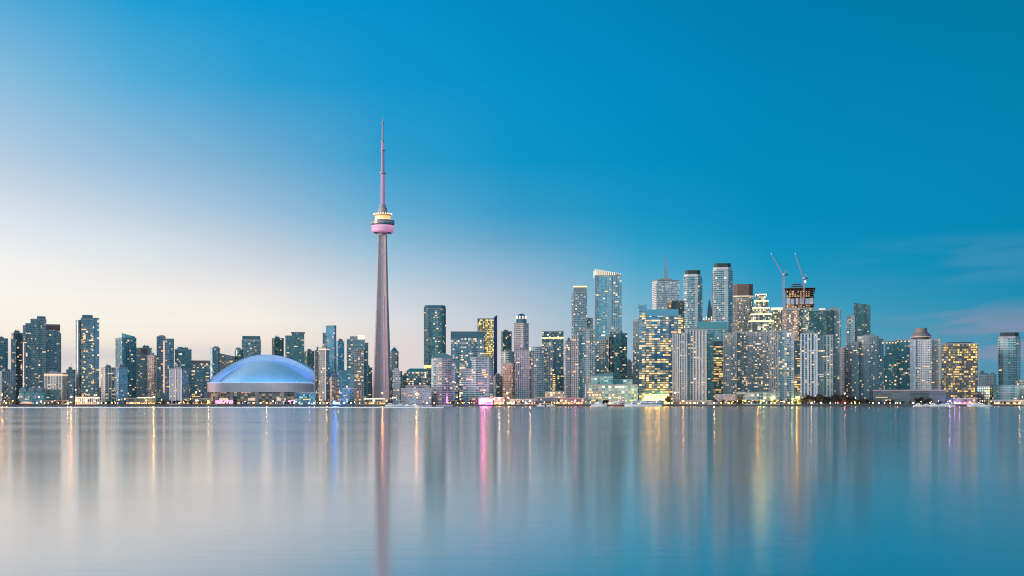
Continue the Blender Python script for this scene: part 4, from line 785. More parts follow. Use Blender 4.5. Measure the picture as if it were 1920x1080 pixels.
# ================================================================== the needle tower
TY = 2540.0; TCX = 717.6
M_CONC = principled('tower_concrete', (.42, .325, .335), .8, vary=.12, vscale=.08)
M_CONC2 = principled('tower_concrete_dark', (.36, .33, .39), .7, vary=.15, vscale=.1)
M_LED = glow('led_pink', (.80, .20, .58), .5)
M_LEDSOFT = glow('led_soft_pink', (.95, .42, .78), .62)
def needle():
    root = empty('observation_tower', (PX(TCX, TY), TY, G), 'tall concrete needle tower with a pink lit pod and a stepped mast', 'tower')
    s = TY / FPX
    def zz(y): return PZ(y, TY) - G
    prof = [(757, 41), (745, 38), (720, 36), (690, 33), (650, 30), (600, 26.2), (560, 23.2), (500, 20), (440, 17)]
    legs = [R(205), R(325), R(85)]
    rings, left = [], []
    for y, wpx in prof:
        rr = wpx * s / 1.98; z = zz(y); tw = rr * .22; rc = rr * .46; ring = []
        for th in legs:
            n0 = th - R(60); ring.append((rc * math.cos(n0), rc * math.sin(n0), z))
            for sg in (-1, 1):
                ring.append((rr * math.cos(th) - sg * tw * math.sin(th), rr * math.sin(th) + sg * tw * math.cos(th), z))
        rings.append(ring)
        p = Vector(ring[3]).lerp(Vector(ring[4]), .42); left.append((p.x, p.y - .5, z))
    b = MB(); b.loft(rings, 0); sh = b.build('shaft', M_CONC, root)
    # glazed lift shaft in the groove that faces the harbour
    b = MB(); rr2 = []
    for ring in rings:
        q = Vector(ring[3]); rr2.append([(q.x - 2.0 - .03 * abs(q.y), q.y - 1.0, q.z), (q.x + 2.0, q.y - 1.0, q.z), (q.x + 2.0, q.y + 1, q.z), (q.x - 2.0, q.y + 1, q.z)])
    b.loft(rr2); b.build('lift_shaft', M_CONC2, root)
    b = MB(); n = 24; pts = []
    zs = [zz(728) + (zz(556) - zz(728)) * i / n for i in range(n + 1)]
    for z in zs:
        for A, C in zip(left, left[1:]):
            if A[2] <= z <= C[2] + 1e-6:
                t = (z - A[2]) / (C[2] - A[2]); pts.append((A[0] + (C[0] - A[0]) * t, A[1] + (C[1] - A[1]) * t - .4, z)); break
    for p, q in zip(pts, pts[1:]): b.bar(p, q, .75)
    b.build('light_strip', M_LED, root)
    # main pod
    seg = 48
    def lathe(name, prof, mat, par=root):
        bb = MB(); bb.lathe([(r * s, zz(y)) for r, y in prof], 0, 0, seg); return bb.build(name, mat, par, smooth=False)
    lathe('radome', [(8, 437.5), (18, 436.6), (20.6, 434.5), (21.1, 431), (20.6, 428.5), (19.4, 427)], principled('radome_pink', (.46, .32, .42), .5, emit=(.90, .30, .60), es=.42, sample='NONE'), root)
    lathe('pod_underside', [(6.5, 441), (8, 437.4), (18, 436.9)], M_CONC2)
    lathe('light_ring', [(19.4, 427), (21.0, 426.2), (21.4, 424.6), (20.8, 423.4)], glow('led_ring', (.95, .32, .64), .6))
    lathe('observation_deck', [(20.8, 423.4), (21.9, 421), (21.9, 418.2), (21.2, 417.8), (21.2, 416.8), (22, 416.4), (22, 414), (19, 413.2)], principled('deck_glass', (.17, .15, .19), .3, ior=1.8))
    lathe('deck_rim', [(22.2, 418.4), (22.4, 418), (22.4, 417.2), (22.2, 416.8)], M_EDGE)
    lathe('restaurant', [(19, 413.2), (14.6, 413), (14.4, 405.5)], glow('restaurant_lit', (1, .56, .12), .95))
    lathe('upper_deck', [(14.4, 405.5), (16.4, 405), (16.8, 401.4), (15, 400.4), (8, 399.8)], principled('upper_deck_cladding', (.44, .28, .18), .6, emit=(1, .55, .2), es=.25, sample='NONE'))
    for i in range(22):
        a = 2 * math.pi * i / 22; bb = MB()
        bb.lathe([(.01, -1.0), (1.15, -.5), (1.15, .5), (.01, 1.0)], 0, 0, 8); o = bb.build('floodlight', glow('tower_flood', (1, .86, .62), 2.2), root); o.location = (16.7 * s * math.cos(a), 16.7 * s * math.sin(a), zz(401.6))
    lathe('upper_shaft', [(7.2, 441), (7.2, 399), (6.6, 396), (6.6, 386), (4.6, 383.5)], M_CONC2)
    lathe('equipment_ring', [(8.4, 398.6), (8.6, 396), (8.4, 391), (6.6, 389.5)], M_CONC2)
    # mast; the pink floodlight on it is put in as a weak surface glow
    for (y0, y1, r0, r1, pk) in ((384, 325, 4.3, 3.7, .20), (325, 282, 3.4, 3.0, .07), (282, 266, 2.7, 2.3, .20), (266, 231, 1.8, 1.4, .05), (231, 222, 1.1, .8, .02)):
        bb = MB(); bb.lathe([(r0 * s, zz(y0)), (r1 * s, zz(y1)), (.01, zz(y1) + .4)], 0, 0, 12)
        bb.build('mast_section', principled('mast_pink_glow_%d' % y0, (.30, .26, .36), .5, emit=(.90, .22, .66), es=pk, sample='NONE'), root)
    for y, r in ((325, 6.3), (282, 4.4), (266, 3.2), (231, 2.3)):
        bb = MB(); bb.lathe([(r * s * .7, zz(y) - 1.2), (r * s, zz(y) - .6), (r * s, zz(y) + .6), (r * s * .7, zz(y) + 1.2)], 0, 0, 16); bb.build('mast_collar', M_STEEL, root)
    bb = MB(); bb.lathe([(.5, zz(222)), (.12, zz(219.5)), (.001, zz(219))], 0, 0, 8); bb.build('lightning_rod', M_STEEL, root)
    # base skirt
    bb = MB(); bb.box(0, -24, 0, 54, 26, 9); bb.build('base_hall', facade('shop', wall=(.34, .30, .30), lit=.35), root)
needle()
SITES.append((695, 733, TY, 'the needle tower'))

# ================================================================== the domed stadium
def stadium():
    Yc = 2310.0; root = empty('stadium', (PX(495, Yc), Yc, G), 'domed stadium with a blue lit arched roof and a long mauve wall', 'stadium')
    rx = root.location.x
    M_R1 = principled('roof_membrane', (.48, .68, .96), .45, vary=.05, vscale=.05)  # both membranes: blue floodlighting is partly put into the base colour
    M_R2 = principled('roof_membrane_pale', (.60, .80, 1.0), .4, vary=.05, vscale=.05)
    E = PZ(718, 2222) - G
    # great sliding arch: a thick vault behind
    c0 = PX(500, Yc) - rx; hw = 114 * Yc / FPX; rise = PZ(665.5, Yc) - G - E
    def prof(k, hw, rise): x = -hw + 2 * hw * k; return x, rise * (1 - (x / hw) ** 2)
    n = 48; b = MB()
    for i in range(n):
        (x0, z0), (x1, z1) = prof(i / n, hw, rise), prof((i + 1) / n, hw, rise)
        b.face([(c0 + x0, 0, E + z0), (c0 + x1, 0, E + z1), (c0 + x1, 66, E + z1), (c0 + x0, 66, E + z0)])
        (a0, q0), (a1, q1) = prof(i / n, hw - 7, rise - 9), prof((i + 1) / n, hw - 7, rise - 9)
        b.face([(c0 + a0, 0, E + q0), (c0 + a1, 0, E + q1), (c0 + x1, 0, E + z1), (c0 + x0, 0, E + z0)])
        b.face([(c0 + a1, 0, E + q1), (c0 + a0, 0, E + q0), (c0 + a0, 66, E + q0), (c0 + a1, 66, E + q1)])
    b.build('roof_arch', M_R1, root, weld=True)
    b = MB()
    for i in range(n):
        (x0, z0), (x1, z1) = prof(i / n, hw, rise), prof((i + 1) / n, hw, rise); b.bar((c0 + x0, -.4, E + z0 + .2), (c0 + x1, -.4, E + z1 + .2), .8)
    b.build('arch_rim', principled('arch_rim_white', (.62, .70, .82), .4), root)
    # the back half of the roof closes the vault
    def quarter(cx, y0, a, bb_, h, sgn, zb, mat, name):
        b = MB(); N, Mm = 40, 14
        def pt(i, j):
            th = math.pi * i / N; ph = math.pi / 2 * j / Mm
            rho = 1 - j / Mm; x = a * math.cos(th) * rho; y = bb_ * math.sin(th) * rho * sgn; z = h * (1 - rho * rho)
            return (cx + x, y0 + y, zb + z)
        for i in range(N):
            for j in range(Mm):
                b.face([pt(i, j), pt(i + 1, j), pt(i + 1, j + 1), pt(i, j + 1)] if sgn > 0 else [pt(i + 1, j), pt(i, j), pt(i, j + 1), pt(i + 1, j + 1)])
        return b.build(name, mat, root, smooth=True, weld=True)
    ci = PX(497, Yc) - rx
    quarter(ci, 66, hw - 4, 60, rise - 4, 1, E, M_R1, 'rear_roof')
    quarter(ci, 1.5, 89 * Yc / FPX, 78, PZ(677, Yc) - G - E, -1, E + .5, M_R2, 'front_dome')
    # overlapping panel joints over the front dome
    a, bb_, h = 89 * Yc / FPX, 78, PZ(677, Yc) - G - E
    for th in (R(30), R(150)):
        b = MB(); pr = None
        for j in range(21):
            rho = 1 - j / 20; p = (ci + a * math.cos(th) * rho, 1.5 - bb_ * math.sin(th) * rho - .1, E + .62 + h * (1 - rho * rho))
            if pr: b.bar(pr, p, .3)
            pr = p
        b.build('roof_seam', principled('seam_blue', (.45, .75, .93), .45), root)
    # walls: an oval drum with a deep mauve fascia over a glazed concourse
    def oval(a, bq, f=0.0):
        return [(PX(484, 2260) - rx + (a + f) * math.copysign(abs(math.cos(t)) ** .55, math.cos(t)), 12 + (bq + f) * math.copysign(abs(math.sin(t)) ** .55, math.sin(t))) for t in [2 * math.pi * k / 44 - math.pi / 2 for k in range(44)]]
    aw = 101 * 2260 / FPX
    hb = PZ(735, 2222) - G
    b = MB(); b.prism(oval(aw, 98, -2.5), 0, hb, 0, 0); b.build('concourse', facade('shop', wall=(.40, .32, .31), lit=.5, bw=6, fh=4.6, a=(1, .48, .24), b=(1, .76, .48), es=.8), root)
    b = MB(); b.prism(oval(aw, 98), hb, E, 0, 0, bottom=True); b.build('fascia', principled('fascia_mauve', (.88, .70, .74), .7, vary=.1, vscale=.05), root)
    b = MB(); b.prism(oval(aw, 98, .5), E + .05, E + 1.3, 0, 0, bottom=True); b.build('eave_light', glow('eave_light', (.42, .62, 1), .75), root)
    for k in range(5):
        x = PX(386 + k * 48, 2216) - rx; b = MB(); b.box(x, PX(0, 0) + (2216 - Yc) + .4, 0, 5.5, 4, hb - .02); b.build('pier', principled('pier_stone', (.48, .42, .44), .8), root)
    for k in (1, 3, 5, 6): 
        x = PX(392 + k * 27, 2214) - rx; b = MB(); b.box(x, 2216.2 - Yc, 4 + k % 2 * 3, 15, .5, 4.6); b.build('lit_panel', glow('concourse_lit', (1, .62, .40), .75), root)
    for xa, xb in ((404, 418), (421, 437), (541, 556), (559, 574)):
        b = MB(); b.box(PX((xa + xb) / 2, 2213) - rx, 2212.6 - Yc, 2.0, (xb - xa) * 2213 / FPX, .5, 5.5); b.build('pink_panel', glow('pink_panel_lit', (1, .34, .62), 1.5), root)
    # blue floodlights along the eave wash the roof
    for k in range(9):
        t = (k - 4) / 4.0; x = ci + t * 88; y = -74 * math.sqrt(max(0, 1 - (t * .93) ** 2)) - 15
        bb2 = MB(); bb2.box(0, 0, -1, 1.6, 1.2, 1.2, 0); bb2.face([(-.9, .72, -.8), (-.9, .72, .4), (.9, .72, .4), (.9, .72, -.8)], None, 1)
        o = bb2.build('floodlight', [M_EDGE, glow('flood_blue', (.12, .42, 1), 3)], root); o.location = (x, y, E + 2.6)
        ld = bpy.data.lights.new('floodlight_beam', 'SPOT'); ld.energy = 6500; ld.color = (.03, .45, 1.0); ld.spot_size = R(140); ld.spot_blend = .8; ld.shadow_soft_size = 1.2
        lo = bpy.data.objects.new('floodlight_beam', ld); COL.objects.link(lo); lo.parent = o; lo.location = (0, 1.2, .4)
        d = Vector((ci * .6 + x * .4 - x, 10 - y, 22)); lo.rotation_euler = (-d).to_track_quat('Z', 'Y').to_euler()
stadium()
SITES.append((382, 590, 2222, 'the stadium'))

# ================================================================== cranes on the unfinished tower
def crane(label, xm, ybase, ypiv, xt, yt, Y):
    root = empty('tower_crane', (PX(xm, Y), Y, PZ(ybase, Y)), label, 'crane')
    s = Y / FPX; h = (ybase - ypiv) * s; cm = principled('crane_paint', (.56, .30, .36), .5); cr = principled('crane_red', (.38, .05, .10), .5)
    b = MB(); hw = 1.1
    for x in (-hw, hw):
        for y in (-hw, hw): b.bar((x, y, 0), (x, y, h), .42)
    n = max(3, int(h / 3)); 
    for i in range(n):
        z0, z1 = h * i / n, h * (i + 1) / n; sg = 1 if i % 2 else -1
        for y in (-hw, hw): b.bar((-hw * sg, y, z0), (hw * sg, y, z1), .25)
        for x in (-hw, hw): b.bar((x, -hw * sg, z0), (x, hw * sg, z1), .25)
    b.build('mast', cm, root)
    b = MB(); b.box(1.4, 0, h, 7.5, 3.2, .8, 0); b.build('turntable', cr, root)
    b = MB(); b.box(-1.2, -2.4, h + .8, 2.4, 2.0, 2.6); b.build('cab', M_WHITE, root)
    b = MB(); b.box(5.2, 0, h + .8, 2.8, 3.0, 3.2); b.build('counterweight', M_DARK, root)
    b = MB(); b.bar((0, -1, h + .8), (4.0, 0, h + 11), .4); b.bar((0, 1, h + .8), (4.0, 0, h + 11), .4); b.bar((5.6, 0, h + .8), (4.0, 0, h + 11), .4); b.build('back_stay', cm, root)
    a = Vector((-.6, 0, h + 1.2)); e = Vector(((xt - xm) * s, 0, h + (ypiv - yt) * s)); d = (e - a).normalized(); up = Vector((-d.z, 0, d.x)); up = -up if up.z < 0 else up
    b = MB(); L = (e - a).length; n = int(L / 2.6)
    ch = [(up * .9 + Vector((0, 0, 0))), up * -.5 + Vector((0, .9, 0)), up * -.5 + Vector((0, -.9, 0))]
    for c in ch: b.bar(a + c, e + c * .5, .36)
    for i in range(n):
        p0, p1 = a + d * (L * i / n), a + d * (L * (i + 1) / n)
        for q in range(3): b.bar(p0 + ch[q] * (1 - .5 * i / n), p1 + ch[(q + 1) % 3] * (1 - .5 * i / n), .2)
    b.build('jib', cm, root)
    b = MB(); b.bar((4.0, 0, h + 11), e, .16); b.build('pendant_rope', M_DARK, root)
    b = MB(); b.lathe([(.01, -.9), (.9, 0), (.01, .9)], 0, 0, 8); o = b.build('warning_lamp', glow('crane_lamp', (.9, .95, 1), 1.2), root); o.location = e
    return root
crane('pinkish luffing crane whose mast stands beside the unfinished tower', 1469.5, 592, 517, 1446, 476, 2400)
r = crane('pale luffing crane rising from the top of the unfinished tower', 1507, 560, 524, 1491, 476, 2412)
b = MB(); b.lathe([(.01, -2.2), (2.2, 0), (.01, 2.2)], 0, 0, 10); o = b.build('work_light', glow('work_light', (.95, 1, .92), 3.0), r); o.location = (2.2, -2.6, (560 - 528) * 2412 / FPX)

# ================================================================== lamps along the harbour
def front(x):
    c = [s for s in SITES if s[0] - 1 <= x <= s[1] + 1]
    return min(c, key=lambda s: s[2])[3] if c else min(SITES, key=lambda s: min(abs(s[0] - x), abs(s[1] - x)))[3]
LC = {'warm': ((1, .50, .18), 1035), 'orange': ((1, .34, .07), 1114), 'yellow': ((1, .60, .13), 1114), 'white': ((1, .74, .46), 835), 'pink': ((1, .09, .42), 3969), 'red': ((1, .16, .14), 771), 'blue': ((.04, .22, 1), 3600), 'green': ((.5, 1, .35), 771), 'violet': ((.45, .25, 1), 1027)}
LH = {}
for k, (c, e) in LC.items():
    m = principled('lamp_' + k, (.5, .5, .5), .4, emit=c, es=e, sample='AUTO')
    b = MB(); b.lathe([(.01, -.5), (.36, -.36), (.5, 0), (.36, .36), (.01, .5)], 0, 0, 10)
    o = b.build('lamp_globe', m); LH[k] = o.data; bpy.data.objects.remove(o)
LP = {}
for k, (cc, e) in LC.items():
    m = principled('dim_lamp_' + k, (.5, .5, .5), .4, emit=cc, es=30.0, sample='NONE')
    b = MB(); b.lathe([(.01, -.5), (.36, -.36), (.5, 0), (.36, .36), (.01, .5)], 0, 0, 10)
    o = b.build('lamp_globe', m); LP[k] = o.data; bpy.data.objects.remove(o)
PROTO_POST = {}
def post_mesh(h):
    h = round(h)
    if h not in PROTO_POST:
        b = MB(); b.lathe([(.22, 0), (.2, .5), (.11, .7), (.08, h - .5), (.2, h - .45), (.2, h - .4)], 0, 0, 8)
        b.box(0, 0, h + .52, .7, .7, .12, 0); b.bar((0, .3, h - .45), (0, .62, h + .55), .07)
        o = b.build('lamp_post', M_DARK); PROTO_POST[h] = o.data; bpy.data.objects.remove(o)
    return PROTO_POST[h], h
WORDS = {'warm': 'warm amber', 'orange': 'deep orange', 'yellow': 'golden yellow', 'white': 'soft white', 'pink': 'hot pink', 'red': 'red', 'blue': 'vivid blue', 'green': 'pale green', 'violet': 'violet'}
def lamp(x, y, kind='warm', size=1.0, Y=None):
    Y = Y or (SHORE + 3.5 + (x * 7 % 5))
    h = max(3.2, PZ(y, Y) - G); me, hh = post_mesh(h)
    root = empty('quay_lamp', (PX(x, Y), Y, G), '%s%s lamp on the quay in front of %s' % ('low ' if hh < 6 else ('tall ' if hh > 9 else ''), WORDS[kind], front(x)), 'lamp', 'lamps along the harbour quay')
    p = bpy.data.objects.new('post', me); COL.objects.link(p); p.parent = root
    strong = size >= 1.45 or kind in ('pink', 'blue', 'violet', 'green')
    g = bpy.data.objects.new('lamp_globe', (LH if strong else LP)[kind]); COL.objects.link(g); g.parent = root; g.location = (0, 0, hh); g.scale = ((.86 if strong else .9) * size,) * 3
LAMPS = [(4, 740, 'orange', 1.5), (8, 752, 'white', 1), (12, 757, 'yellow', 1.5), (24, 752, 'orange', 1.2), (35, 744, 'white', 1), (69, 756, 'white', 1.2), (84, 755, 'warm', 1), (103, 750, 'red', .7), (110, 758, 'white', .8), (127, 759, 'white', 1.6), (133, 744.5, 'orange', 2.0), (133, 754, 'yellow', 1.1), (142, 731, 'white', 1.3),
 (152, 757, 'white', 1), (162, 758, 'orange', 1.2), (172, 758, 'warm', .9), (184, 757, 'white', 1.4), (190, 757, 'warm', 1.3), (199, 757, 'yellow', 1.2), (210, 756, 'yellow', 1), (216, 757, 'warm', 1), (223, 749, 'white', 1.3), (234, 748, 'orange', 1.3), (238, 757, 'red', 1), (249, 757, 'yellow', 1.2), (257, 758, 'red', 1.1), (261, 757, 'white', .9), (271, 746, 'white', 1.2), (288, 745, 'yellow', 2.0), (303, 749, 'orange', 1.3), (314, 757, 'red', .8), (336, 757, 'warm', 1.4), (345, 757, 'orange', 1), (357, 748, 'orange', 1), (368, 735, 'orange', 1.3), (371, 750, 'warm', 1.3), (391, 753, 'yellow', 1.5), (420, 755, 'warm', 1), (455, 758, 'blue', .4), (465, 757, 'blue', .5), (476, 755, 'warm', 1), (489, 759, 'white', 1.2), (500, 758.5, 'yellow', 1.5), (512, 752, 'white', 1), (520, 758, 'blue', .45), (531, 758, 'blue', .45), (552, 757, 'white', 1.2), (580, 757, 'violet', 1.0), (589, 755, 'white', 1.2), (600, 758, 'white', 1), (613, 755, 'yellow', 1.7), (625, 758, 'blue', 1.3), (628, 758, 'blue', 1.7), (631, 758, 'blue', 1.3), (634, 755, 'white', 1.5), (645, 757, 'warm', 1), (658, 755, 'yellow', 1.4), (665, 754, 'white', .9), (674, 758, 'warm', .9), (685, 748, 'white', 1), (700, 757, 'warm', 1), (717, 737, 'warm', 1.7), (736, 746, 'white', .9), (740, 746, 'white', .9), (781, 738, 'orange', 1.9), (785, 740, 'white', 1), (800, 757, 'white', 1.4), (806, 746, 'white', 1), (814, 756, 'warm', 1), (840, 758, 'white', .8), (858, 756, 'orange', 1.3), (862, 743, 'white', 1.1), (868, 755, 'yellow', 1), (880, 758, 'white', 1.2), (889, 756, 'orange', .9),  # blue lamps before the stadium and flanking the brightest blue one: added for streaks
 (904, 748, 'pink', 1.3), (908, 749, 'pink', 1.9), (911, 750, 'white', 1.4), (915, 748, 'white', 1.2), (926, 748, 'yellow', 1.3), (936, 747, 'white', 1.5), (931, 755, 'orange', 1.3), (938, 757, 'yellow', 1.2), (945, 750, 'warm', 1), (951, 738, 'yellow', 1), (953, 746, 'white', 1.3), (954, 757, 'yellow', 2.0), (964, 754, 'white', 1.3), (980, 752, 'yellow', 1.2), (986, 758, 'white', 1.1), (994, 752, 'white', 1.5), (1021, 754, 'warm', 1.3), (1039, 758, 'orange', 1), (1045, 758, 'warm', 1.2), (1051, 752, 'white', 1), (1061, 752, 'orange', 1.1), (1066, 757, 'white', 1.2), (1072, 753, 'orange', 1.1), (1079, 752, 'pink', .6), (1084, 756, 'yellow', 1), (1090, 755, 'red', 1.2), (1098, 753, 'orange', 1.2), (1107, 754, 'warm', 1.2), (1160, 752, 'red', .9), (1168, 750, 'red', .9), (1208, 754, 'warm', 1.2), (1217, 752, 'yellow', 1.5), (1224, 753, 'yellow', 1.7), (1230, 751, 'yellow', 1.6), (1236, 753, 'warm', 1.8), (1242, 752, 'yellow', 1.7), (1249, 754, 'warm', 1.3), (1254, 756, 'warm', 1.4), (1260, 755, 'orange', 1.2), (1266, 737, 'white', 1.1), (1281, 752, 'orange', 1.6), (1287, 757, 'warm', 1.2), (1294, 756, 'warm', 1.2), (1301, 757, 'warm', 1.3), (1308, 757, 'orange', 1), (1318, 757, 'white', 1.2), (1339, 757, 'white', 1.5), (1352, 757, 'yellow', 1.2), (1367, 758, 'yellow', 1.3), (1372, 757, 'yellow', 1), (1383, 752, 'white', 1), (1397, 752, 'yellow', 1.2), (1404, 753, 'warm', 1), (1421, 741, 'orange', 1.5), (1426, 755, 'green', 1.0), (1432, 752, 'green', 1.2), (1446, 757, 'yellow', 1.3), (1453, 758, 'yellow', 1.2), (1464, 753, 'warm', 1), (1471, 753, 'white', 1.2), (1478, 756, 'orange', 1.2), (1485, 753, 'green', 1.1), (1494, 746, 'yellow', 2.0), (1498, 744, 'white', 1), (1522, 757, 'white', 1.5), (1540, 756, 'white', 1.3), (1557, 757, 'white', 1.4), (1571, 757, 'red', 1), (1584, 757, 'red', 1.5), (1584, 738, 'white', 1.1), (1596, 755, 'yellow', .9), (1603, 755, 'yellow', 1.3), (1604, 746, 'white', 1.4), (1637, 756, 'warm', 1.3), (1648, 757, 'white', 1.2), (1669, 757, 'warm', .8), (1679, 757, 'white', 1), (1683, 757, 'white', 1), (1688, 756, 'warm', 1.1), (1712, 756, 'white', 1.3), (1744, 757, 'white', 1), (1760, 752, 'white', 1), (1781, 752, 'violet', 1.8), (1790, 754, 'violet', 1.4), (1799, 756, 'violet', 1.3), (1809, 755, 'pink', .5), (1818, 753, 'yellow', 1.2), (1842, 752, 'white', 1), (1858, 753, 'warm', 1), (1871, 755, 'white', 1), (1912, 755, 'warm', 1.6), (1917, 744, 'white', 1.2)]
for L in LAMPS: lamp(*L)
lr = random.Random(9)
for x0, x1, n in ((0, 120, 9), (120, 300, 20), (300, 400, 7), (400, 600, 10), (600, 700, 8), (840, 1100, 20), (1240, 1345, 8), (1340, 1510, 15), (1510, 1700, 8), (1700, 1915, 10)):
    for i in range(n):
        lamp(x0 + (x1 - x0) * (i + lr.random()) / n, lr.uniform(752.5, 758.5), lr.choice(('warm', 'orange', 'warm', 'orange', 'yellow', 'white')), lr.uniform(.35, .8), SHORE + 2.5 + lr.random() * 6)

# ================================================================== bare spring trees on the quay
M_BARK = principled('bark', (.055, .042, .036), .9)
M_LEAF = principled('bud_foliage', (.060, .056, .042), .9, vary=.45, vscale=.8)
M_LEAFG = principled('evergreen_foliage', (.018, .050, .042), .9, vary=.45, vscale=.8)
def tree_meshes(seed, h, spread, leaf, dense):
    q = random.Random(seed); t = MB(); c = MB()
    def limb(a, d, L, r, lev):
        e = a + d * L; n = 5; z = d.to_track_quat('Z', 'Y')
        A = [a + z @ Vector((r * math.cos(2 * math.pi * k / n), r * math.sin(2 * math.pi * k / n), 0)) for k in range(n)]
        Bq = [e + z @ Vector((r * .6 * math.cos(2 * math.pi * k / n), r * .6 * math.sin(2 * math.pi * k / n), 0)) for k in range(n)]
        for k in range(n): t.face([A[k], A[(k + 1) % n], Bq[(k + 1) % n], Bq[k]])
        if lev >= 2:
            for _ in range(dense):
                p = a.lerp(e, q.random()) + Vector((q.gauss(0, .5), q.gauss(0, .5), q.gauss(0, .45))) * spread * .28
                u = Vector((q.gauss(0, 1), q.gauss(0, 1), q.gauss(0, 1))).normalized(); v = u.orthogonal().normalized(); ss = leaf * q.uniform(.5, 1.2)
                c.face([p - u * ss, p + v * ss * .6, p + u * ss, p - v * ss * .6])
        if lev < 3:
            for _ in range(4 if lev else 9):
                dd = (d + Vector((q.gauss(0, .55), q.gauss(0, .55), q.uniform(-.1, .5))) * spread / 3.2).normalized()
                limb(a.lerp(e, q.uniform(.12 if lev == 0 else .4, 1)), dd, L * q.uniform(.55, .8), r * .5, lev + 1)
    limb(Vector((0, 0, 0)), Vector((q.gauss(0, .04), q.gauss(0, .04), 1)).normalized(), h * .38, h * .022, 0)
    to = t.build('trunk', M_BARK); co = c.build('crown', M_LEAF); tm, cm = to.data, co.data
    bpy.data.objects.remove(to); bpy.data.objects.remove(co)
    return tm, cm
TREES = [tree_meshes(11, 12, 3.2, .5, 9), tree_meshes(23, 13, 3.6, .5, 8), tree_meshes(37, 11, 2.8, .45, 10), tree_meshes(51, 12, 3.4, .55, 7)]
def tree(x, Y, sc, i, lab='bare dark tree', kind='tree'):
    tm, cm = TREES[i % 4]
    root = empty('bare_tree', (PX(x, Y), Y, G), '%s on the quay in front of %s' % (lab, front(x)), kind, 'trees along the harbour quay')
    a = bpy.data.objects.new('trunk', tm); c = bpy.data.objects.new('crown', cm)
    for o in (a, c): COL.objects.link(o); o.parent = root
    root.rotation_euler = (0, 0, (x * 1.7) % 6.28); root.scale = (sc, sc, sc * .92)
tr = random.Random(5); ti = 0
for x0, x1, n, lo, hi, Y in ((0, 40, 4, .6, .8, 2010), (86, 142, 5, .55, .8, 2010), (186, 236, 5, .5, .75, 2012), (290, 392, 12, .6, .95, 2012), (396, 560, 11, .5, .8, 2012), (592, 690, 9, .6, .85, 2012), (846, 896, 5, .7, 1.0, 2012), (960, 1040, 6, .55, .75, 2012), (1128, 1140, 2, .9, 1.0, 2012), (1330, 1500, 17, .75, 1.05, 2014), (1500, 1606, 15, 1.2, 2.0, 2028), (1502, 1640, 22, .8, 1.2, 2016), (1596, 1770, 12, .7, 1.0, 2014), (1714, 1745, 3, 1.3, 1.5, 2030), (1858, 1915, 5, .55, .7, 2012)):
    for i in range(n):
        x = x0 + (x1 - x0) * (i + tr.uniform(.15, .85)) / n; s = tr.uniform(lo, hi); ti += 1
        tree(x, Y + tr.uniform(-3, 5), s, ti, 'tall bare dark tree' if s > 1.25 else 'bare dark tree')
tree(1253.5, 2018, 1.65, 1, 'big round bare tree')

# ================================================================== boats
M_HULL = principled('white_hull', (.72, .74, .78), .3); M_HULLB = principled('navy_hull', (.03, .06, .12), .3); M_CANV = principled('boat_canvas', (.08, .14, .26), .7)
def hull(b, L, W, H, mi=0):
    st = [(-.5, .80, 0), (-.25, 1, 0), (.1, 1, 0), (.32, .72, .10), (.46, .28, .24), (.5, .04, .3)]
    rings = []
    for t, wd, up in st:
        x = t * L; rings.append([(x, -W / 2 * wd, H * (1 + up)), (x, -W / 2 * wd * .7, -.3), (x, W / 2 * wd * .7, -.3), (x, W / 2 * wd, H * (1 + up))])
    b.loft(rings, mi)
    b.face(list(reversed(rings[0])), None, mi)
    for A, C in zip(rings, rings[1:]): b.face([A[0], C[0], C[3], A[3]], None, mi)
def yacht(x, L, label, flip=False, tall=1.0, hullm=None, Y=1988):
    root = empty('motor_yacht', (PX(x, Y), Y, .1), label, 'boat', 'boats moored at the quay'); root.rotation_euler = (0, 0, R(180 + 8) if flip else R(-6))
    b = MB(); hull(b, L, L * .27, L * .085 + .5); b.build('hull', hullm or M_HULL, root)
    z = L * .085 + .5
    b = MB(); b.prism(rect(-.06 * L, 0, L * .5, L * .2), z, z + L * .075 * tall, 0, top=rect(-.09 * L, 0, L * .42, L * .18)); b.prism(rect(-.12 * L, 0, L * .28, L * .16), z + L * .075 * tall, z + L * .13 * tall, 0, top=rect(-.15 * L, 0, L * .22, L * .14)); b.build('cabin', M_WHITE, root)
    b = MB(); b.box(-.07 * L, -L * .097, z + L * .025, L * .38, .1, L * .026); b.build('cabin_window', M_DARK, root)
    b = MB(); b.bar((-.2 * L, 0, z + L * .13 * tall), (-.22 * L, 0, z + L * .22 * tall), .12); b.build('radar_mast', M_STEEL, root)
    b = MB(); b.lathe([(.01, -.3), (.3, 0), (.01, .3)], 0, 0, 8); o = b.build('deck_lamp', glow('deck_lamp', (1, .9, .75), 8, 'NONE'), root); o.location = (-.02 * L, -.1 * L - .3, z + L * .085)
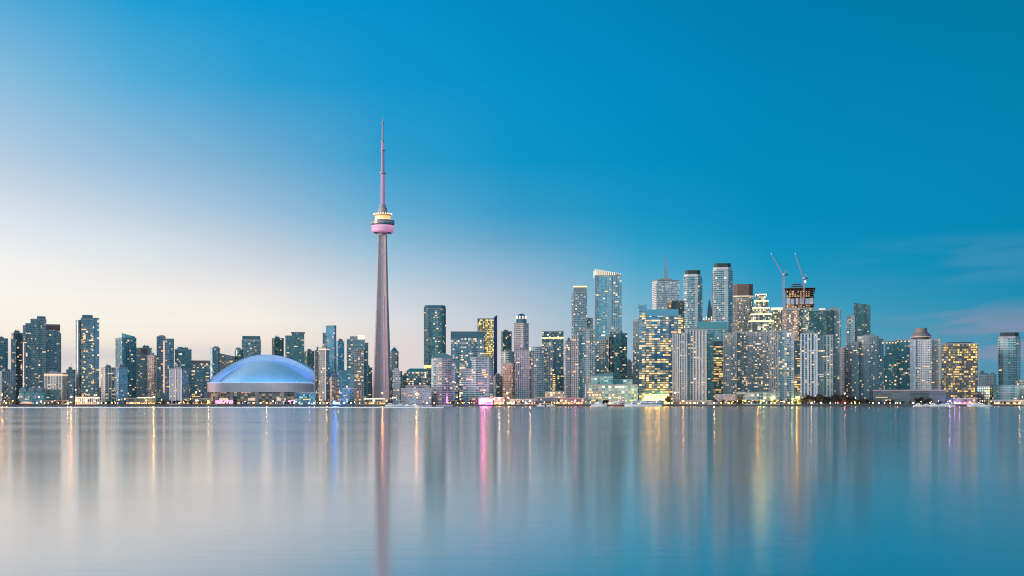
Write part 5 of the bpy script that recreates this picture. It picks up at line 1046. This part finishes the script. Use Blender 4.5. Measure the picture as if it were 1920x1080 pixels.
for x, L, lab, fl in ((1724, 17, 'white motor yacht with a warm deck lamp below the drum-topped hotel', 0), (1735, 15, 'small white motor yacht moored next to the hotel yacht', 1), (1752, 18, 'sleek white yacht between the hotel and the gold-lit brown office', 0), (1765, 16, 'lavender-shadowed white yacht at the corner of the gold-lit brown office', 1), (1779, 19, 'tall white yacht under the west half of the gold-lit brown office', 0), (1826, 21, 'large white yacht east of the red-roofed ticket hall', 1), (1842, 20, 'long white yacht before the black warehouse', 0), (1853, 12, 'short white yacht at the eastern end of the marina row', 1), (779, 14, 'white motor boat with a rounded bow before the long quay terminal', 0), (734, 19, 'white cruiser moored before the needle tower foot', 0), (748, 17, 'pale grey cruiser moored before the low grey block', 1), (764, 13, 'low white launch west of the rounded-bow motor boat', 0), (1014, 12, 'small boat tied up before the slate blue pavilion', 0), (1033, 13, 'white boat moored by the orange lit arcade', 1), (1123, 24, 'low grey cruiser before the green glass hall', 0)):
    yacht(x, L, lab, bool(fl))
def sailboat(x, L, H, label, Y=1990):
    root = empty('sailboat', (PX(x, Y), Y, .1), label, 'boat', 'boats moored at the quay'); root.rotation_euler = (0, 0, R(20 + x % 30))
    b = MB(); hull(b, L, L * .26, 1.1); b.build('hull', M_HULL, root)
    b = MB(); b.box(-L * .05, 0, 1.1, L * .35, L * .15, .6); b.build('cabin', M_WHITE, root)
    b = MB(); b.lathe([(.12, 1.1), (.08, H), (.001, H + .1)], 0, 0, 8); b.bar((-.3, 0, 2.4), (-L * .42, 0, 2.5), .16); b.build('mast', M_STEEL, root)
    b = MB(); b.bar((-.4, 0, 2.7), (-L * .4, 0, 2.75), .42); b.build('furled_sail', M_CANV, root)
for x, L, H, lab in ((791, 10, 18, 'sailboat with the shorter mast west of its terminal neighbour'), (797.5, 12, 24, 'sailboat with the tallest mast before the long quay terminal'), (805, 10, 20, 'sailboat moored under the curved-roofed white condominium corner'), (824, 11, 17, 'sailboat before the middle of the curved-roofed white condominium'), (834, 10, 16, 'sailboat before the eastern end of the curved-roofed white condominium'), (842, 11, 18, 'easternmost sailboat of the row before the white condominiums')):
    sailboat(x, L, H, lab)
def ferry(x, L, label, Y, decks, m):
    root = empty('cruise_boat', (PX(x, Y), Y, .1), label, 'boat'); root.rotation_euler = (0, 0, R(180))
    b = MB(); hull(b, L, 10, 2.6); b.build('hull', m, root)
    z = 2.7
    for d in range(decks):
        b = MB(); ln = L * (.80 - .1 * d); b.prism(rect(-L * .06, 0, ln, 8.2 - d), z, z + 2.6, 0, 1); o = b.build('deck_house', [facade('shop', wall=(.60, .64, .70), glass=(.04, .09, .14), lit=.22, fh=2.6, bw=2.4), M_WHITE], root)
        b = MB(); b.box(-L * .06, 0, z + 2.62, ln + 1.5, 9 - d, .25); b.build('deck_edge', M_WHITE, root); z += 2.9
    b = MB(); b.box(L * .2, 0, z, 4, 4, 2.2); b.build('wheelhouse', M_WHITE, root)
    b = MB(); b.bar((L * .1, 0, z), (L * .1, 0, z + 5), .2); b.build('mast', M_STEEL, root)
ferry(1206, 56, 'long white and blue cruise boat moored before the glowing office', 1984, 2, M_HULL)
ferry(1161, 24, 'short red-lit cruise boat before the green glass hall', 1988, 1, principled('maroon_hull', (.22, .04, .06), .4))
# moored work barge with a rounded blue tank by the cruise boat
root = empty('fuel_tank', (PX(1237.5, 2008), 2008, G), 'round blue grey tank beside the bow of the long cruise boat', 'tank')
b = MB(); b.lathe([(6.4, 0), (6.4, 6.2), (5.2, 7.2), (.01, 7.8)], 0, 0, 24); b.build('tank_wall', principled('tank_blue', (.14, .30, .38), .5, vary=.1), root)
b = MB()
for k in range(8): a = 2 * math.pi * k / 8; b.bar((6.5 * math.cos(a), 6.5 * math.sin(a), .1), (6.5 * math.cos(a), 6.5 * math.sin(a), 6.4), .3)
b.build('tank_rib', M_STEEL, root)
# red mast that stands by the half-glass condominium
root = empty('red_mast', (PX(1000.5, 2016), 2016, G), 'thin red lattice mast before the half-glass condominium', 'mast')
b = MB(); hgt = PZ(713, 2016) - G
for x, y in ((-.7, -.4), (.7, -.4), (0, .8)): b.bar((x, y, 0), (x * .5, y * .5, hgt), .28)
for i in range(12):
    z0, z1 = hgt * i / 12, hgt * (i + 1) / 12; b.bar((-.7 + .3 * i / 12, -.4, z0), (.6 - .25 * i / 12, -.4, z1), .16)
b.build('lattice_frame', principled('mast_red', (.30, .05, .07), .5), root)

# added white strip standing in for the pale sky reflection off the western shore
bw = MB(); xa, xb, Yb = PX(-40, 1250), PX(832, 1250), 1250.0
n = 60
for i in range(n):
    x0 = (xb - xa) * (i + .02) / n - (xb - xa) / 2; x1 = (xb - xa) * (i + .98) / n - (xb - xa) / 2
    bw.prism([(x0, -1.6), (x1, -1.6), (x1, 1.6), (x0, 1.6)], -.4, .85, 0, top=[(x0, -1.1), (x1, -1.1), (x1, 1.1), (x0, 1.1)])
o = bw.build('sky_glare_strip', principled('glare_strip_white', (.84, .84, .86), .6, vary=.04), None, ((xa + xb) / 2, Yb, 0)); tag(o, 'long thin white strip standing in for the pale sky reflection off the western shore', 'glare_strip')
